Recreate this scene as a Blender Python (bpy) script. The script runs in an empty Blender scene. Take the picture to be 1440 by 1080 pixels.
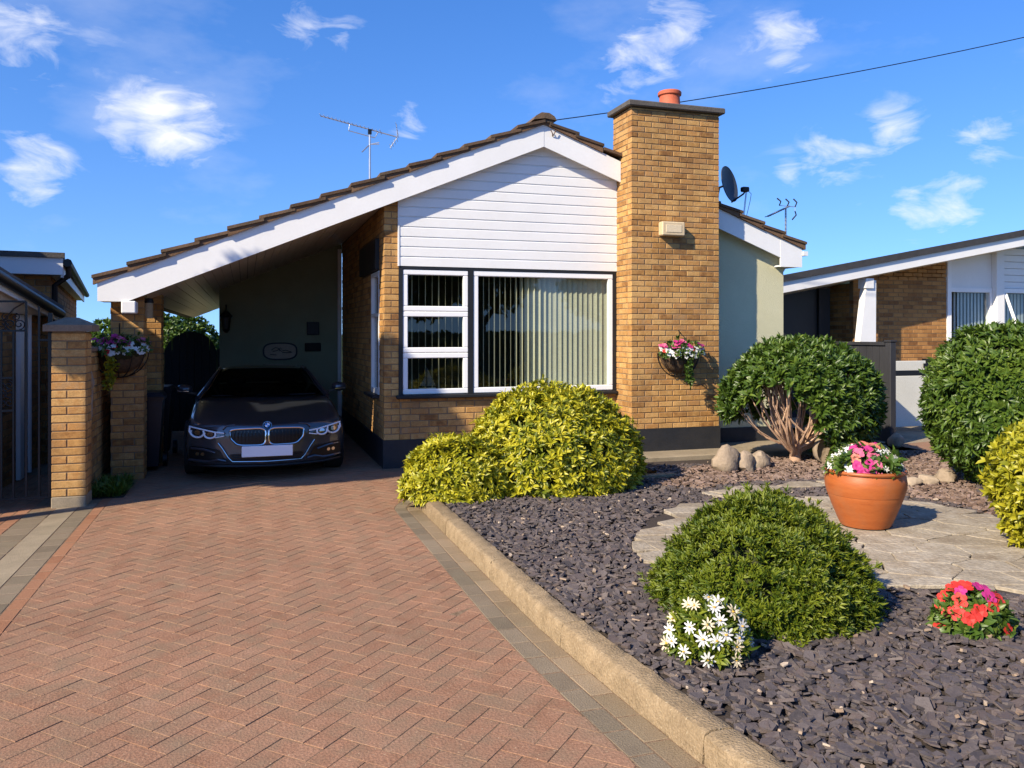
import bpy, math, random
import numpy as np
from mathutils import Vector, Matrix
random.seed(7); RNG = np.random.default_rng(11)
R = math.radians

# ------------------------------------------------------------------ camera, sky, sun, exposure
F, HOR, CX, H = 1150.0, 470.0, 720.0, 1.58          # photo focal length and horizon (1440x1080 pixels), eye height in metres
A = math.atan((720 - 345) / F); ca, sa = math.cos(A), math.sin(A)
scene = bpy.context.scene
cam = bpy.data.cameras.new('camera'); camo = bpy.data.objects.new('camera', cam)
scene.collection.objects.link(camo); scene.camera = camo
cam.sensor_width = 36; cam.lens = 36 * F / 1440; cam.shift_y = -(540 - HOR) / 1440
cam.clip_start = .05; cam.clip_end = 3000
camo.location = (0, 0, H); camo.rotation_euler = (R(90), 0, -A)
SUN_EL, SUN_DX, SUN_DY = R(34), 1.0, 0.50            # light travels +X, slightly +Y
world = bpy.data.worlds.new('World'); scene.world = world; world.use_nodes = True
vs = scene.view_settings; vs.view_transform = 'Standard'; vs.look = 'None'; vs.gamma = 1; vs.use_curve_mapping = False
vs.exposure = 1.48
sl = bpy.data.lights.new('sun', 'SUN'); sl.energy = 2.95; sl.angle = R(.6); sl.color = (1, .87, .67)
so = bpy.data.objects.new('sun', sl); scene.collection.objects.link(so)
_n = math.hypot(SUN_DX, SUN_DY)
ldir = Vector((SUN_DX / _n * math.cos(SUN_EL), SUN_DY / _n * math.cos(SUN_EL), -math.sin(SUN_EL)))
so.rotation_euler = ldir.to_track_quat('-Z', 'Y').to_euler(); so.location = (-8, -3, 9)

def pixdir(x, y):
    t, u = (x - CX) / F, (HOR - y) / F
    return Vector((ca * t + sa, -sa * t + ca, u)).normalized()
def ground(x, y, z=0.0):
    d = F * (H - z) / (y - HOR); l = (x - CX) / F * d
    return (l * ca + d * sa, -l * sa + d * ca, z)
def onY(x, y, Y):
    t = (x - CX) / F; X = Y * (sa + t * ca) / (ca - t * sa); d = X * sa + Y * ca
    return Vector((X, Y, H + (HOR - y) * d / F))
def onX(x, y, X):
    t = (x - CX) / F; Y = X * (ca - t * sa) / (sa + t * ca); d = X * sa + Y * ca
    return Vector((X, Y, H + (HOR - y) * d / F))
def proj(p):
    d = p[0] * sa + p[1] * ca; l = p[0] * ca - p[1] * sa
    return CX + F * l / d, HOR + F * (H - p[2]) / d, d

def make_sky():
    nt = world.node_tree; N = nt.nodes; L = nt.links; N.clear()
    out = N.new('ShaderNodeOutputWorld'); bg = N.new('ShaderNodeBackground'); bg.inputs[1].default_value = .087
    sky = N.new('ShaderNodeTexSky'); sky.sky_type = 'NISHITA'; sky.sun_disc = False
    sky.sun_elevation = SUN_EL; sky.sun_rotation = math.atan2(-SUN_DX, -SUN_DY)
    sky.air_density = 1.0; sky.dust_density = .1; sky.ozone_density = 2.0
    hs = N.new('ShaderNodeHueSaturation'); hs.inputs['Saturation'].default_value = 1.34; hs.inputs['Hue'].default_value = .514
    L.new(sky.outputs[0], hs.inputs['Color'])
    tc = N.new('ShaderNodeTexCoord')
    lift = N.new('ShaderNodeVectorMath'); lift.operation = 'MULTIPLY_ADD'; L.new(tc.outputs['Generated'], lift.inputs[0]); lift.inputs[1].default_value = (1, 1, .85); lift.inputs[2].default_value = (0, 0, .16)
    nrm_ = N.new('ShaderNodeVectorMath'); nrm_.operation = 'NORMALIZE'; L.new(lift.outputs[0], nrm_.inputs[0]); L.new(nrm_.outputs[0], sky.inputs[0])   # clear air: no white band at the horizon
    def math_(op, a, b=None, clamp=False):
        m = N.new('ShaderNodeMath'); m.operation = op; m.use_clamp = clamp
        for i, v in enumerate((a, b)):
            if v is None: continue
            if isinstance(v, (int, float)): m.inputs[i].default_value = v
            else: L.new(v, m.inputs[i])
        return m.outputs[0]
    # cloud banks: soft lobes at directions of the sky, broken up by noise
    blobs = [(225, 170, .062, 1.0), (175, 172, .045, .9), (265, 178, .055, .85), (300, 185, .03, .45), (30, 60, .06, .75), (15, 90, .05, .5), (130, 85, .05, .35), (45, 238, .055, .8), (100, 250, .035, .4),
             (915, 60, .06, .85), (880, 95, .04, .8), (955, 40, .05, .75), (1100, 65, .05, .75), (1075, 75, .035, .6), (1140, 50, .035, .55), (1255, 180, .04, .8), (1165, 225, .045, .75),
             (1210, 215, .03, .5), (1385, 190, .045, .65), (1340, 285, .05, .8), (1280, 292, .045, .65), (1110, 240, .035, .5), (575, 172, .035, .65), (420, 40, .05, .45), (480, 42, .04, .45), (400, 10, .05, .4), (60, 310, .06, .2), (1235, 280, .04, .4), (855, 122, .03, .5)]
    tot = None
    for x, y, r, w in blobs:
        d = pixdir(x, y)
        v = N.new('ShaderNodeVectorMath'); v.operation = 'DISTANCE'; L.new(tc.outputs['Generated'], v.inputs[0]); v.inputs[1].default_value = d
        mr = N.new('ShaderNodeMapRange'); mr.interpolation_type = 'SMOOTHSTEP'; L.new(v.outputs['Value'], mr.inputs[0])
        mr.inputs[1].default_value = r * 1.38; mr.inputs[2].default_value = 0; mr.inputs[3].default_value = 0; mr.inputs[4].default_value = w
        tot = mr.outputs[0] if tot is None else math_('MAXIMUM', tot, mr.outputs[0])
    mp = N.new('ShaderNodeMapping'); mp.inputs['Rotation'].default_value = (0, R(-24), A * -1); mp.inputs['Scale'].default_value = (1, 1, 2.3)
    L.new(tc.outputs['Generated'], mp.inputs[0])
    n1 = N.new('ShaderNodeTexNoise'); n1.inputs['Scale'].default_value = 15; n1.inputs['Detail'].default_value = 9; n1.inputs['Roughness'].default_value = .6; n1.inputs['Distortion'].default_value = .55
    L.new(mp.outputs[0], n1.inputs['Vector'])
    n2 = N.new('ShaderNodeTexNoise'); n2.inputs['Scale'].default_value = 3.2; n2.inputs['Detail'].default_value = 6; n2.inputs['Roughness'].default_value = .6
    L.new(mp.outputs[0], n2.inputs['Vector'])
    # everywhere else: thin wisps of the same kind
    wisp = math_('MULTIPLY', math_('SUBTRACT', n2.outputs[0], .53, True), 1.0)
    a = math_('MULTIPLY', tot, 1.05); b = math_('ADD', a, math_('MULTIPLY', math_('SUBTRACT', n1.outputs[0], .56), 2.5))
    c = math_('MULTIPLY', math_('SUBTRACT', b, .28, True), math_('MINIMUM', math_('MULTIPLY', tot, 2.0), 1.0))
    m = math_('ADD', math_('MULTIPLY', c, 1.0), math_('MULTIPLY', wisp, .9), True)
    mr = N.new('ShaderNodeMapRange'); mr.inputs[1].default_value = 0; mr.inputs[2].default_value = 1; mr.inputs[4].default_value = .93; L.new(m, mr.inputs[0])
    mix = N.new('ShaderNodeMix'); mix.data_type = 'RGBA'
    L.new(mr.outputs[0], mix.inputs[0]); L.new(hs.outputs[0], mix.inputs[6]); mix.inputs[7].default_value = (4.8, 4.8, 4.9, 1)
    L.new(mix.outputs[2], bg.inputs[0]); L.new(bg.outputs[0], out.inputs[0])
make_sky()

# ------------------------------------------------------------------ helpers
COL = scene.collection
def link(o, parent=None):
    COL.objects.link(o)
    if parent is not None:
        o.parent = parent; o.matrix_parent_inverse = Matrix.Translation(-world_loc(parent))
    return o
def world_loc(o):
    return Vector(o.get('_w', (0, 0, 0)))
def tag(o, label=None, cat=None, group=None, kind=None):
    if label: o['label'] = label
    if cat: o['category'] = cat
    if group: o['group'] = group
    if kind: o['kind'] = kind
    return o
EMPTIES = []
def thing(name, loc, label, cat, group=None):
    o = bpy.data.objects.new(name, None); COL.objects.link(o); o.location = loc; o['_w'] = tuple(loc); EMPTIES.append(o)
    o.empty_display_size = .1
    return tag(o, label, cat, group)

class MB:
    def __init__(s): s.v = []; s.f = []; s.r = []; s.cur = 0.0
    def add(s, vs_, fs):
        b = len(s.v); s.v += [tuple(v) for v in vs_]
        for f in fs: s.f.append(tuple(i + b for i in f)); s.r.append(s.cur)
    def box(s, x0, x1, y0, y1, z0, z1, bev=0.0):
        if bev <= 0:
            s.add([(x, y, z) for z in (z0, z1) for y in (y0, y1) for x in (x0, x1)],
                  [(0, 2, 3, 1), (4, 5, 7, 6), (0, 1, 5, 4), (2, 6, 7, 3), (0, 4, 6, 2), (1, 3, 7, 5)])
        else:
            b = min(bev, .45 * min(x1 - x0, y1 - y0, z1 - z0)); V = []
            for z, i in ((z0, b), (z0 + b, 0), (z1 - b, 0), (z1, b)):
                if i: V += [(x0 + b, y0 + b, z), (x1 - b, y0 + b, z), (x1 - b, y1 - b, z), (x0 + b, y1 - b, z)]
                else: V += [(x0 + b, y0, z), (x1 - b, y0, z), (x1, y0 + b, z), (x1, y1 - b, z), (x1 - b, y1, z), (x0 + b, y1, z), (x0, y1 - b, z), (x0, y0 + b, z)]
            Fc = [(3, 2, 1, 0), (20, 21, 22, 23)]
            Fc += [(4 + i, 4 + (i + 1) % 8, 12 + (i + 1) % 8, 12 + i) for i in range(8)]
            for c in range(4):
                Fc += [(c, (c + 1) % 4, 4 + 2 * c + 1, 4 + 2 * c), ((c + 1) % 4, 4 + (2 * c + 2) % 8, 4 + 2 * c + 1)]
                Fc += [(20 + (c + 1) % 4, 20 + c, 12 + 2 * c, 12 + 2 * c + 1), (20 + (c + 1) % 4, 12 + 2 * c + 1, 12 + (2 * c + 2) % 8)]
            s.add(V, Fc)
        return s
    def bar(s, p, q, w, h=None, up=(0, 0, 1)):
        p, q = Vector(p), Vector(q); d = (q - p).normalized(); u = Vector(up)
        if abs(d.dot(u)) > .98: u = Vector((0, 1, 0))
        a = d.cross(u).normalized(); b = a.cross(d); h = h or w; V = []
        for c in (p, q):
            for i, j in ((-1, -1), (1, -1), (1, 1), (-1, 1)): V.append(c + a * (i * w / 2) + b * (j * h / 2))
        s.add(V, [(3, 2, 1, 0), (4, 5, 6, 7), (0, 1, 5, 4), (1, 2, 6, 5), (2, 3, 7, 6), (3, 0, 4, 7)]); return s
    def tube(s, pts, r, n=8, cap=True):
        pts = [Vector(p) for p in pts]; rs = r if isinstance(r, (list, tuple)) else [r] * len(pts)
        V = []; prev = None
        for i, p in enumerate(pts):
            d = (pts[min(i + 1, len(pts) - 1)] - pts[max(i - 1, 0)])
            d = d.normalized() if d.length > 1e-9 else Vector((0, 0, 1))
            if prev is None:
                u = Vector((0, 0, 1)) if abs(d.z) < .9 else Vector((1, 0, 0)); a = d.cross(u).normalized()
            else: a = (prev - d * prev.dot(d)).normalized()
            prev = a; b = d.cross(a)
            for k in range(n):
                t = 2 * math.pi * k / n; V.append(p + a * (rs[i] * math.cos(t)) + b * (rs[i] * math.sin(t)))
        Fc = [(i * n + k, i * n + (k + 1) % n, (i + 1) * n + (k + 1) % n, (i + 1) * n + k) for i in range(len(pts) - 1) for k in range(n)]
        if cap: Fc += [tuple(range(n))[::-1], tuple((len(pts) - 1) * n + k for k in range(n))]
        s.add(V, Fc); return s
    def lathe(s, prof, c, n=32, axis='z'):
        V = []
        for r_, z in prof:
            for k in range(n):
                t = 2 * math.pi * k / n
                if axis == 'z': V.append((c[0] + r_ * math.cos(t), c[1] + r_ * math.sin(t), c[2] + z))
                elif axis == 'x': V.append((c[0] + z, c[1] + r_ * math.cos(t), c[2] + r_ * math.sin(t)))
                else: V.append((c[0] + r_ * math.cos(t), c[1] + z, c[2] + r_ * math.sin(t)))
        m = len(prof)
        s.add(V, [(i * n + k, i * n + (k + 1) % n, (i + 1) * n + (k + 1) % n, (i + 1) * n + k) for i in range(m - 1) for k in range(n)]); return s
    def prism(s, poly, a0, a1, axis='y', inset=0.0):
        # poly: list of 2D points in the plane normal to axis; inset chamfers the a0 side ('y') or a1 side ('z')
        def P(p, a): return (p[0], a, p[1]) if axis == 'y' else ((a, p[0], p[1]) if axis == 'x' else (p[0], p[1], a))
        n = len(poly); c = (sum(p[0] for p in poly) / n, sum(p[1] for p in poly) / n)
        if inset <= 0:
            s.add([P(p, a0) for p in poly] + [P(p, a1) for p in poly], [tuple(range(n)), tuple(range(2 * n - 1, n - 1, -1))] + [(i, n + i, n + (i + 1) % n, (i + 1) % n) for i in range(n)])
        else:
            ip = inset_poly(poly, inset)
            if axis == 'z': lo, mid, hi = a0, a1 - inset, a1
            else: lo, mid, hi = a1, a0 + inset, a0
            s.add([P(p, lo) for p in poly] + [P(p, mid) for p in poly] + [P(p, hi) for p in ip],
                  [(i, (i + 1) % n, n + (i + 1) % n, n + i) for i in range(n)] + [(n + i, n + (i + 1) % n, 2 * n + (i + 1) % n, 2 * n + i) for i in range(n)] + [tuple(range(2 * n, 3 * n))])
        return s
    def mesh(s, name, smooth=False):
        me = bpy.data.meshes.new(name); me.from_pydata(s.v, [], s.f)
        if any(s.r):
            at = me.attributes.new('rnd', 'FLOAT', 'FACE'); at.data.foreach_set('value', s.r)
        fix_normals(me)
        if smooth:
            me.polygons.foreach_set('use_smooth', [True] * len(me.polygons))
            if smooth != 'all': me.set_sharp_from_angle(angle=R(38))
        me.update(); return me
    def build(s, name, mat, parent=None, smooth=False):
        me = s.mesh(name, smooth)
        me.materials.append(mat); return link(bpy.data.objects.new(name, me), parent)
import bmesh
def fix_normals(me):
    bm = bmesh.new(); bm.from_mesh(me); bmesh.ops.recalc_face_normals(bm, faces=bm.faces); bm.to_mesh(me); bm.free()
def inset_poly(poly, d):
    n = len(poly); c = Vector((sum(p[0] for p in poly) / n, sum(p[1] for p in poly) / n)); out = []
    for p in poly:
        v = c - Vector(p[:2]); l = v.length
        q = Vector(p[:2]) + v * min(.4, d * 1.3 / max(l, 1e-6)); out.append((q.x, q.y))
    return out
def clip(poly, nx, ny, c):      # keep nx*x+ny*y <= c
    out = []; n = len(poly)
    for i in range(n):
        p, q = poly[i], poly[(i + 1) % n]; a = nx * p[0] + ny * p[1] - c; b = nx * q[0] + ny * q[1] - c
        if a <= 0: out.append(p)
        if (a < 0 < b) or (b < 0 < a):
            t = a / (a - b); out.append((p[0] + t * (q[0] - p[0]), p[1] + t * (q[1] - p[1])))
    return out
def area(poly): return abs(sum(poly[i][0] * poly[(i + 1) % len(poly)][1] - poly[(i + 1) % len(poly)][0] * poly[i][1] for i in range(len(poly)))) / 2
def pip(x, y, poly):
    c = False; j = len(poly) - 1
    for i in range(len(poly)):
        if (poly[i][1] > y) != (poly[j][1] > y) and x < (poly[j][0] - poly[i][0]) * (y - poly[i][1]) / (poly[j][1] - poly[i][1]) + poly[i][0]: c = not c
        j = i
    return c
def B(name, mat, parent, *boxes, bev=0.0):
    m = MB()
    for b in boxes: m.box(*b, bev=bev)
    return m.build(name, mat, parent)
def mesh_np(name, V, faces_list, mat, parent=None, rnd=None, smooth=False):
    """V (n,3); faces_list: list of (m,k) int arrays; rnd: float per face in the same order"""
    me = bpy.data.meshes.new(name)
    loops = np.concatenate([f.ravel() for f in faces_list]).astype(np.int32)
    tot = np.concatenate([np.full(len(f), f.shape[1], np.int32) for f in faces_list])
    st = np.concatenate([[0], np.cumsum(tot)[:-1]]).astype(np.int32)
    me.vertices.add(len(V)); me.vertices.foreach_set('co', V.astype(np.float32).ravel())
    me.loops.add(len(loops)); me.loops.foreach_set('vertex_index', loops)
    me.polygons.add(len(tot)); me.polygons.foreach_set('loop_start', st)
    me.update(calc_edges=True); me.validate()
    if rnd is not None:
        at = me.attributes.new('rnd', 'FLOAT', 'FACE'); at.data.foreach_set('value', rnd.astype(np.float32))
    me.polygons.foreach_set('use_smooth', [bool(smooth)] * len(me.polygons))
    me.materials.append(mat); return link(bpy.data.objects.new(name, me), parent)

# ------------------------------------------------------------------ materials
def M(name, cols, rough=.8, scale=8.0, per=0.0, bump=0.0, bscale=60.0, metal=0.0, coat=0.0, spec=.4, fine=.12, transl=0.0, stretch=(1, 1, 1), dirt=None, dscale=1.5, damt=.5, speck=None):
    """cols: list of base colours picked by per-piece random (per) and noise; world-position noise for grain"""
    m = bpy.data.materials.new(name); m.use_nodes = True; nt = m.node_tree; N = nt.nodes; L = nt.links; N.clear()
    out = N.new('ShaderNodeOutputMaterial'); p = N.new('ShaderNodeBsdfPrincipled')
    geo = N.new('ShaderNodeNewGeometry'); mp = N.new('ShaderNodeMapping'); mp.inputs['Scale'].default_value = stretch
    L.new(geo.outputs['Position'], mp.inputs[0])
    n1 = N.new('ShaderNodeTexNoise'); n1.inputs['Scale'].default_value = scale; n1.inputs['Detail'].default_value = 5; n1.inputs['Roughness'].default_value = .62
    L.new(mp.outputs[0], n1.inputs['Vector'])
    def mth(op, a, b, clamp=False):
        q = N.new('ShaderNodeMath'); q.operation = op; q.use_clamp = clamp
        for i, v in enumerate((a, b)):
            if isinstance(v, (int, float)): q.inputs[i].default_value = v
            else: L.new(v, q.inputs[i])
        return q.outputs[0]
    fac = mth('ADD', mth('MULTIPLY', mth('SUBTRACT', n1.outputs[0], .5), 1.6 * (1 - .55 * per)), .5)
    if per > 0:
        oi = N.new('ShaderNodeObjectInfo'); at = N.new('ShaderNodeAttribute'); at.attribute_name = 'rnd'
        rv = mth('FRACT', mth('ADD', oi.outputs['Random'], at.outputs['Fac']), 0)
        fac = mth('ADD', fac, mth('MULTIPLY', mth('SUBTRACT', rv, .5), per))
    rp = N.new('ShaderNodeValToRGB'); L.new(fac, rp.inputs[0]); el = rp.color_ramp.elements
    n = len(cols)
    while len(el) < n: el.new(.5)
    for i, c in enumerate(cols): el[i].position = i / max(1, n - 1) if n > 1 else 0; el[i].color = (*c, 1)
    if n == 1: el[1].color = (*cols[0], 1)
    col = rp.outputs[0]
    n3 = N.new('ShaderNodeTexNoise'); n3.inputs['Scale'].default_value = bscale; n3.inputs['Detail'].default_value = 4; L.new(mp.outputs[0], n3.inputs['Vector'])
    if fine > 0:
        mx = N.new('ShaderNodeMix'); mx.data_type = 'RGBA'; mx.blend_type = 'MULTIPLY'; mx.inputs[0].default_value = 1
        g = mth('ADD', mth('MULTIPLY', mth('SUBTRACT', n3.outputs[0], .5), fine * 4), 1.0)
        cb = N.new('ShaderNodeCombineColor'); [L.new(g, cb.inputs[i]) for i in range(3)]
        L.new(col, mx.inputs[6]); L.new(cb.outputs[0], mx.inputs[7]); col = mx.outputs[2]
    nb_ = N.new('ShaderNodeTexNoise'); nb_.inputs['Scale'].default_value = .9; nb_.inputs['Detail'].default_value = 3; L.new(geo.outputs['Position'], nb_.inputs['Vector'])
    if fine > 0:
        mx = N.new('ShaderNodeMix'); mx.data_type = 'RGBA'; mx.blend_type = 'MULTIPLY'; mx.inputs[0].default_value = 1
        g = mth('ADD', mth('MULTIPLY', mth('SUBTRACT', nb_.outputs[0], .5), min(.6, fine * 3)), 1.0); cb = N.new('ShaderNodeCombineColor'); [L.new(g, cb.inputs[i]) for i in range(3)]
        L.new(col, mx.inputs[6]); L.new(cb.outputs[0], mx.inputs[7]); col = mx.outputs[2]
    if dirt:
        n4 = N.new('ShaderNodeTexNoise'); n4.inputs['Scale'].default_value = dscale; n4.inputs['Detail'].default_value = 7; n4.inputs['Roughness'].default_value = .65; L.new(geo.outputs['Position'], n4.inputs['Vector'])
        mr = N.new('ShaderNodeMapRange'); L.new(n4.outputs[0], mr.inputs[0]); mr.inputs[1].default_value = .45; mr.inputs[2].default_value = .68; mr.inputs[4].default_value = damt
        mx = N.new('ShaderNodeMix'); mx.data_type = 'RGBA'; L.new(mr.outputs[0], mx.inputs[0]); L.new(col, mx.inputs[6]); mx.inputs[7].default_value = (*dirt, 1); col = mx.outputs[2]
    if speck:
        sc_, sth, ssc, samt = speck; n5 = N.new('ShaderNodeTexNoise'); n5.inputs['Scale'].default_value = ssc; n5.inputs['Detail'].default_value = 3; L.new(geo.outputs['Position'], n5.inputs['Vector'])
        mr = N.new('ShaderNodeMapRange'); L.new(n5.outputs[0], mr.inputs[0]); mr.inputs[1].default_value = sth; mr.inputs[2].default_value = sth + .05; mr.inputs[4].default_value = samt
        mx = N.new('ShaderNodeMix'); mx.data_type = 'RGBA'; L.new(mr.outputs[0], mx.inputs[0]); L.new(col, mx.inputs[6]); mx.inputs[7].default_value = (*sc_, 1); col = mx.outputs[2]
    L.new(col, p.inputs['Base Color']); p.inputs['Roughness'].default_value = rough; p.inputs['Metallic'].default_value = metal
    p.inputs['Specular IOR Level'].default_value = spec; p.inputs['Coat Weight'].default_value = coat; p.inputs['Coat Roughness'].default_value = .03
    if bump > 0:
        bp = N.new('ShaderNodeBump'); bp.inputs['Strength'].default_value = bump; bp.inputs['Distance'].default_value = .01
        L.new(n3.outputs[0], bp.inputs['Height']); L.new(bp.outputs[0], p.inputs['Normal'])
    if transl > 0:
        t = N.new('ShaderNodeBsdfTranslucent'); L.new(col, t.inputs[0]); ms = N.new('ShaderNodeMixShader'); ms.inputs[0].default_value = transl
        L.new(p.outputs[0], ms.inputs[1]); L.new(t.outputs[0], ms.inputs[2]); L.new(ms.outputs[0], out.inputs[0])
    else: L.new(p.outputs[0], out.inputs[0])
    return m
def glass(name, tint=(.9, .95, .92), refl=1.0, base=.06, dark=0.0):
    m = bpy.data.materials.new(name); m.use_nodes = True; nt = m.node_tree; N = nt.nodes; L = nt.links; N.clear()
    out = N.new('ShaderNodeOutputMaterial'); tr = N.new('ShaderNodeBsdfTransparent'); tr.inputs[0].default_value = (*[c * (1 - dark) for c in tint], 1)
    gl = N.new('ShaderNodeBsdfGlossy'); gl.inputs['Roughness'].default_value = .0
    fr = N.new('ShaderNodeFresnel'); fr.inputs[0].default_value = 1.52
    ad = N.new('ShaderNodeMath'); ad.operation = 'MULTIPLY_ADD'; L.new(fr.outputs[0], ad.inputs[0]); ad.inputs[1].default_value = refl; ad.inputs[2].default_value = base; ad.use_clamp = True
    geo = N.new('ShaderNodeNewGeometry')
    bf = N.new('ShaderNodeMath'); bf.operation = 'MULTIPLY_ADD'; L.new(geo.outputs['Backfacing'], bf.inputs[0]); bf.inputs[1].default_value = 1 / 1.52 - 1.52; bf.inputs[2].default_value = 1.52; L.new(bf.outputs[0], fr.inputs[0])   # thin pane: same from both sides
    n = N.new('ShaderNodeTexNoise'); n.inputs['Scale'].default_value = 1.3; L.new(geo.outputs['Position'], n.inputs['Vector'])
    bp = N.new('ShaderNodeBump'); bp.inputs['Strength'].default_value = .03; bp.inputs['Distance'].default_value = .05; L.new(n.outputs[0], bp.inputs['Height']); L.new(bp.outputs[0], gl.inputs['Normal'])
    ms = N.new('ShaderNodeMixShader'); L.new(ad.outputs[0], ms.inputs[0]); L.new(tr.outputs[0], ms.inputs[1]); L.new(gl.outputs[0], ms.inputs[2]); L.new(ms.outputs[0], out.inputs[0])
    return m

BRICK = M('buff_brick', [(.21, .092, .026), (.36, .178, .050), (.46, .250, .078), (.52, .305, .110), (.43, .21, .060), (.38, .22, .095)], .85, 14, .85, .35, 90, fine=.2, dirt=(.15, .085, .038), dscale=2.2, damt=.5)
MORTAR = M('mortar', [(.17, .115, .065), (.27, .19, .11)], .95, 20, 0, .4, 120)
NBRICK = M('neighbour_brick', [(.18, .075, .022), (.31, .145, .042), (.42, .21, .066), (.35, .16, .046)], .85, 14, .85, .3, 90)
PAVER = M('paver_red', [(.215, .115, .070), (.262, .140, .086), (.30, .166, .104), (.275, .160, .102), (.335, .198, .130)], .9, 9, .45, .45, 90, fine=.30, dirt=(.20, .150, .098), dscale=5.5, damt=.6, speck=((.46, .34, .22), .655, 75, .75), spec=.12)
PAVER_G = M('paver_grey', [(.150, .120, .084), (.205, .162, .112), (.25, .198, .138)], .88, 6, .8, .5, 130, fine=.2, dirt=(.20, .17, .115), dscale=2.5, damt=.5, spec=.12)
PAVER_T = M('paver_tan', [(.20, .148, .092), (.26, .195, .125), (.30, .228, .15)], .88, 6, .8, .5, 130, fine=.2, dirt=(.22, .18, .11), dscale=2.5, damt=.5, spec=.12)
PAVER_O = M('paver_orange', [(.25, .115, .064), (.32, .16, .09), (.29, .15, .09)], .88, 6, .8, .5, 130, fine=.18, spec=.12)
SAND = M('jointing_sand', [(.12, .080, .05), (.20, .135, .085), (.36, .26, .17)], .95, 40, 0, .6, 200, fine=.3, spec=.12)
CONC = M('concrete', [(.24, .195, .135), (.30, .245, .170), (.35, .29, .20)], .92, 5, 0, .5, 110, fine=.2, dirt=(.20, .165, .11), dscale=3, spec=.12)
KERB = M('kerb_stone', [(.21, .150, .088), (.30, .220, .130), (.36, .270, .165)], .92, 9, .35, .9, 85, fine=.22, dirt=(.21, .155, .09), dscale=16, damt=.75, speck=((.46, .37, .24), .64, 60, .6), spec=.12)
FLAG = M('sandstone_flag', [(.25, .205, .148), (.32, .27, .20), (.38, .33, .255), (.30, .235, .16)], .9, 7, .6, 1.0, 34, fine=.26, dirt=(.20, .155, .105), dscale=5, damt=.6, speck=((.50, .44, .34), .64, 40, .5), spec=.12)
SLATE = M('slate', [(.044, .036, .035), (.070, .057, .056), (.100, .082, .078), (.086, .063, .056), (.13, .105, .092)], .75, 30, .9, .3, 160, fine=.15, spec=.5)
SLATE_T = M('slate_tan', [(.22, .15, .10), (.36, .27, .19), (.48, .40, .31)], .75, 30, .9, .3, 160)
SOIL = M('soil', [(.030, .022, .017), (.060, .044, .034)], .95, 30, 0, .8, 90)
MULCH = M('bark_mulch', [(.085, .052, .036), (.16, .105, .075), (.25, .18, .14), (.20, .135, .115)], .9, 30, .9, .3, 100)
WHITE = M('white_paint', [(.74, .74, .73), (.82, .82, .81)], .42, 2.2, 0, .06, 40, fine=.02, dirt=(.66, .64, .60), dscale=2.5, damt=.15)
UPVC = M('white_frame', [(.80, .80, .80), (.86, .86, .86)], .3, 3, 0, 0, 30, fine=.01)
SOFF = M('soffit_board', [(.58, .51, .43), (.68, .61, .53)], .35, 3, .5, .05, 30, fine=.05, stretch=(1, .2, 1))
BLACK = M('black_paint', [(.010, .011, .013), (.018, .019, .022)], .5, 4, 0, .1, 60)
PLINTH = M('plinth_paint', [(.012, .014, .018), (.022, .024, .030)], .6, 5, 0, .25, 60, dirt=(.05, .045, .04), dscale=3, damt=.35)
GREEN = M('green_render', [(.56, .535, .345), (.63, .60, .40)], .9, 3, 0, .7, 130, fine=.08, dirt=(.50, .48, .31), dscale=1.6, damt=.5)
GREEN_D = M('shaded_green_render', [(.25, .275, .18), (.31, .335, .225)], .9, 3, 0, .6, 130, fine=.08)  # darker copy of the green render; the carport's shade is in its colour
TILE = M('roof_tile', [(.055, .032, .02), (.11, .065, .038), (.16, .10, .06), (.085, .06, .045)], .9, 9, .8, .5, 70, fine=.2, dirt=(.05, .048, .035), dscale=4)
TILEBED = M('tile_mortar', [(.10, .055, .03), (.20, .12, .07)], .95, 14, .5, .6, 60)
LEAD = M('slab_stone', [(.06, .055, .05), (.13, .115, .10)], .85, 8, 0, .5, 60)
TERRA = M('terracotta', [(.29, .072, .016), (.37, .098, .022), (.41, .12, .03)], .5, 5, 0, .12, 40, fine=.06, stretch=(1, 1, 6), dirt=(.30, .12, .05), dscale=5, damt=.6)
CLAY = M('chimney_clay', [(.42, .09, .04), (.52, .13, .06)], .7, 8, 0, .2, 60)
STONE = M('garden_stone', [(.22, .165, .11), (.34, .265, .19), (.43, .35, .26)], .9, 5, .4, .7, 30, fine=.15, dirt=(.18, .13, .085), dscale=5)
CAPST = M('pier_cap', [(.17, .115, .075), (.26, .185, .13)], .9, 9, 0, .6, 50)
IRON = M('iron', [(.008, .008, .009)], .45, 4, 0, .1, 60, fine=0)
DPLAST = M('bin_plastic', [(.008, .010, .016), (.013, .016, .024)], .4, 4)
METAL = M('aerial_metal', [(.45, .47, .5), (.6, .62, .65)], .35, 5, metal=.8)
DISH = M('dish_grey', [(.035, .042, .055), (.05, .058, .072)], .5, 5)
DARKW = M('dark_timber', [(.010, .009, .010), (.020, .018, .018)], .7, 6, .5, .3, 40, stretch=(1, 1, .2))
FENCE = M('fence_timber', [(.018, .018, .021), (.034, .034, .038)], .75, 6, .5, .4, 40, stretch=(1, 1, .2))
CREAM = M('cream_plastic', [(.55, .42, .25), (.62, .50, .32)], .5, 5)
BLIND = M('blind_fabric', [(.52, .50, .36), (.62, .60, .45)], .8, 3, .4, transl=.25)
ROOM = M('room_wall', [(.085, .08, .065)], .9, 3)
GLASS = glass('window_glass', refl=1.0, base=.03)
STEM = M('bare_stem', [(.30, .175, .11), (.46, .30, .20), (.58, .41, .30)], .8, 18, .5, .4, 60)
def LEAF(name, cols, tr=.30, rough=.42): return M(name, cols, rough, 2.5, .8, 0, 40, fine=.0, transl=tr, spec=.5)
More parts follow.
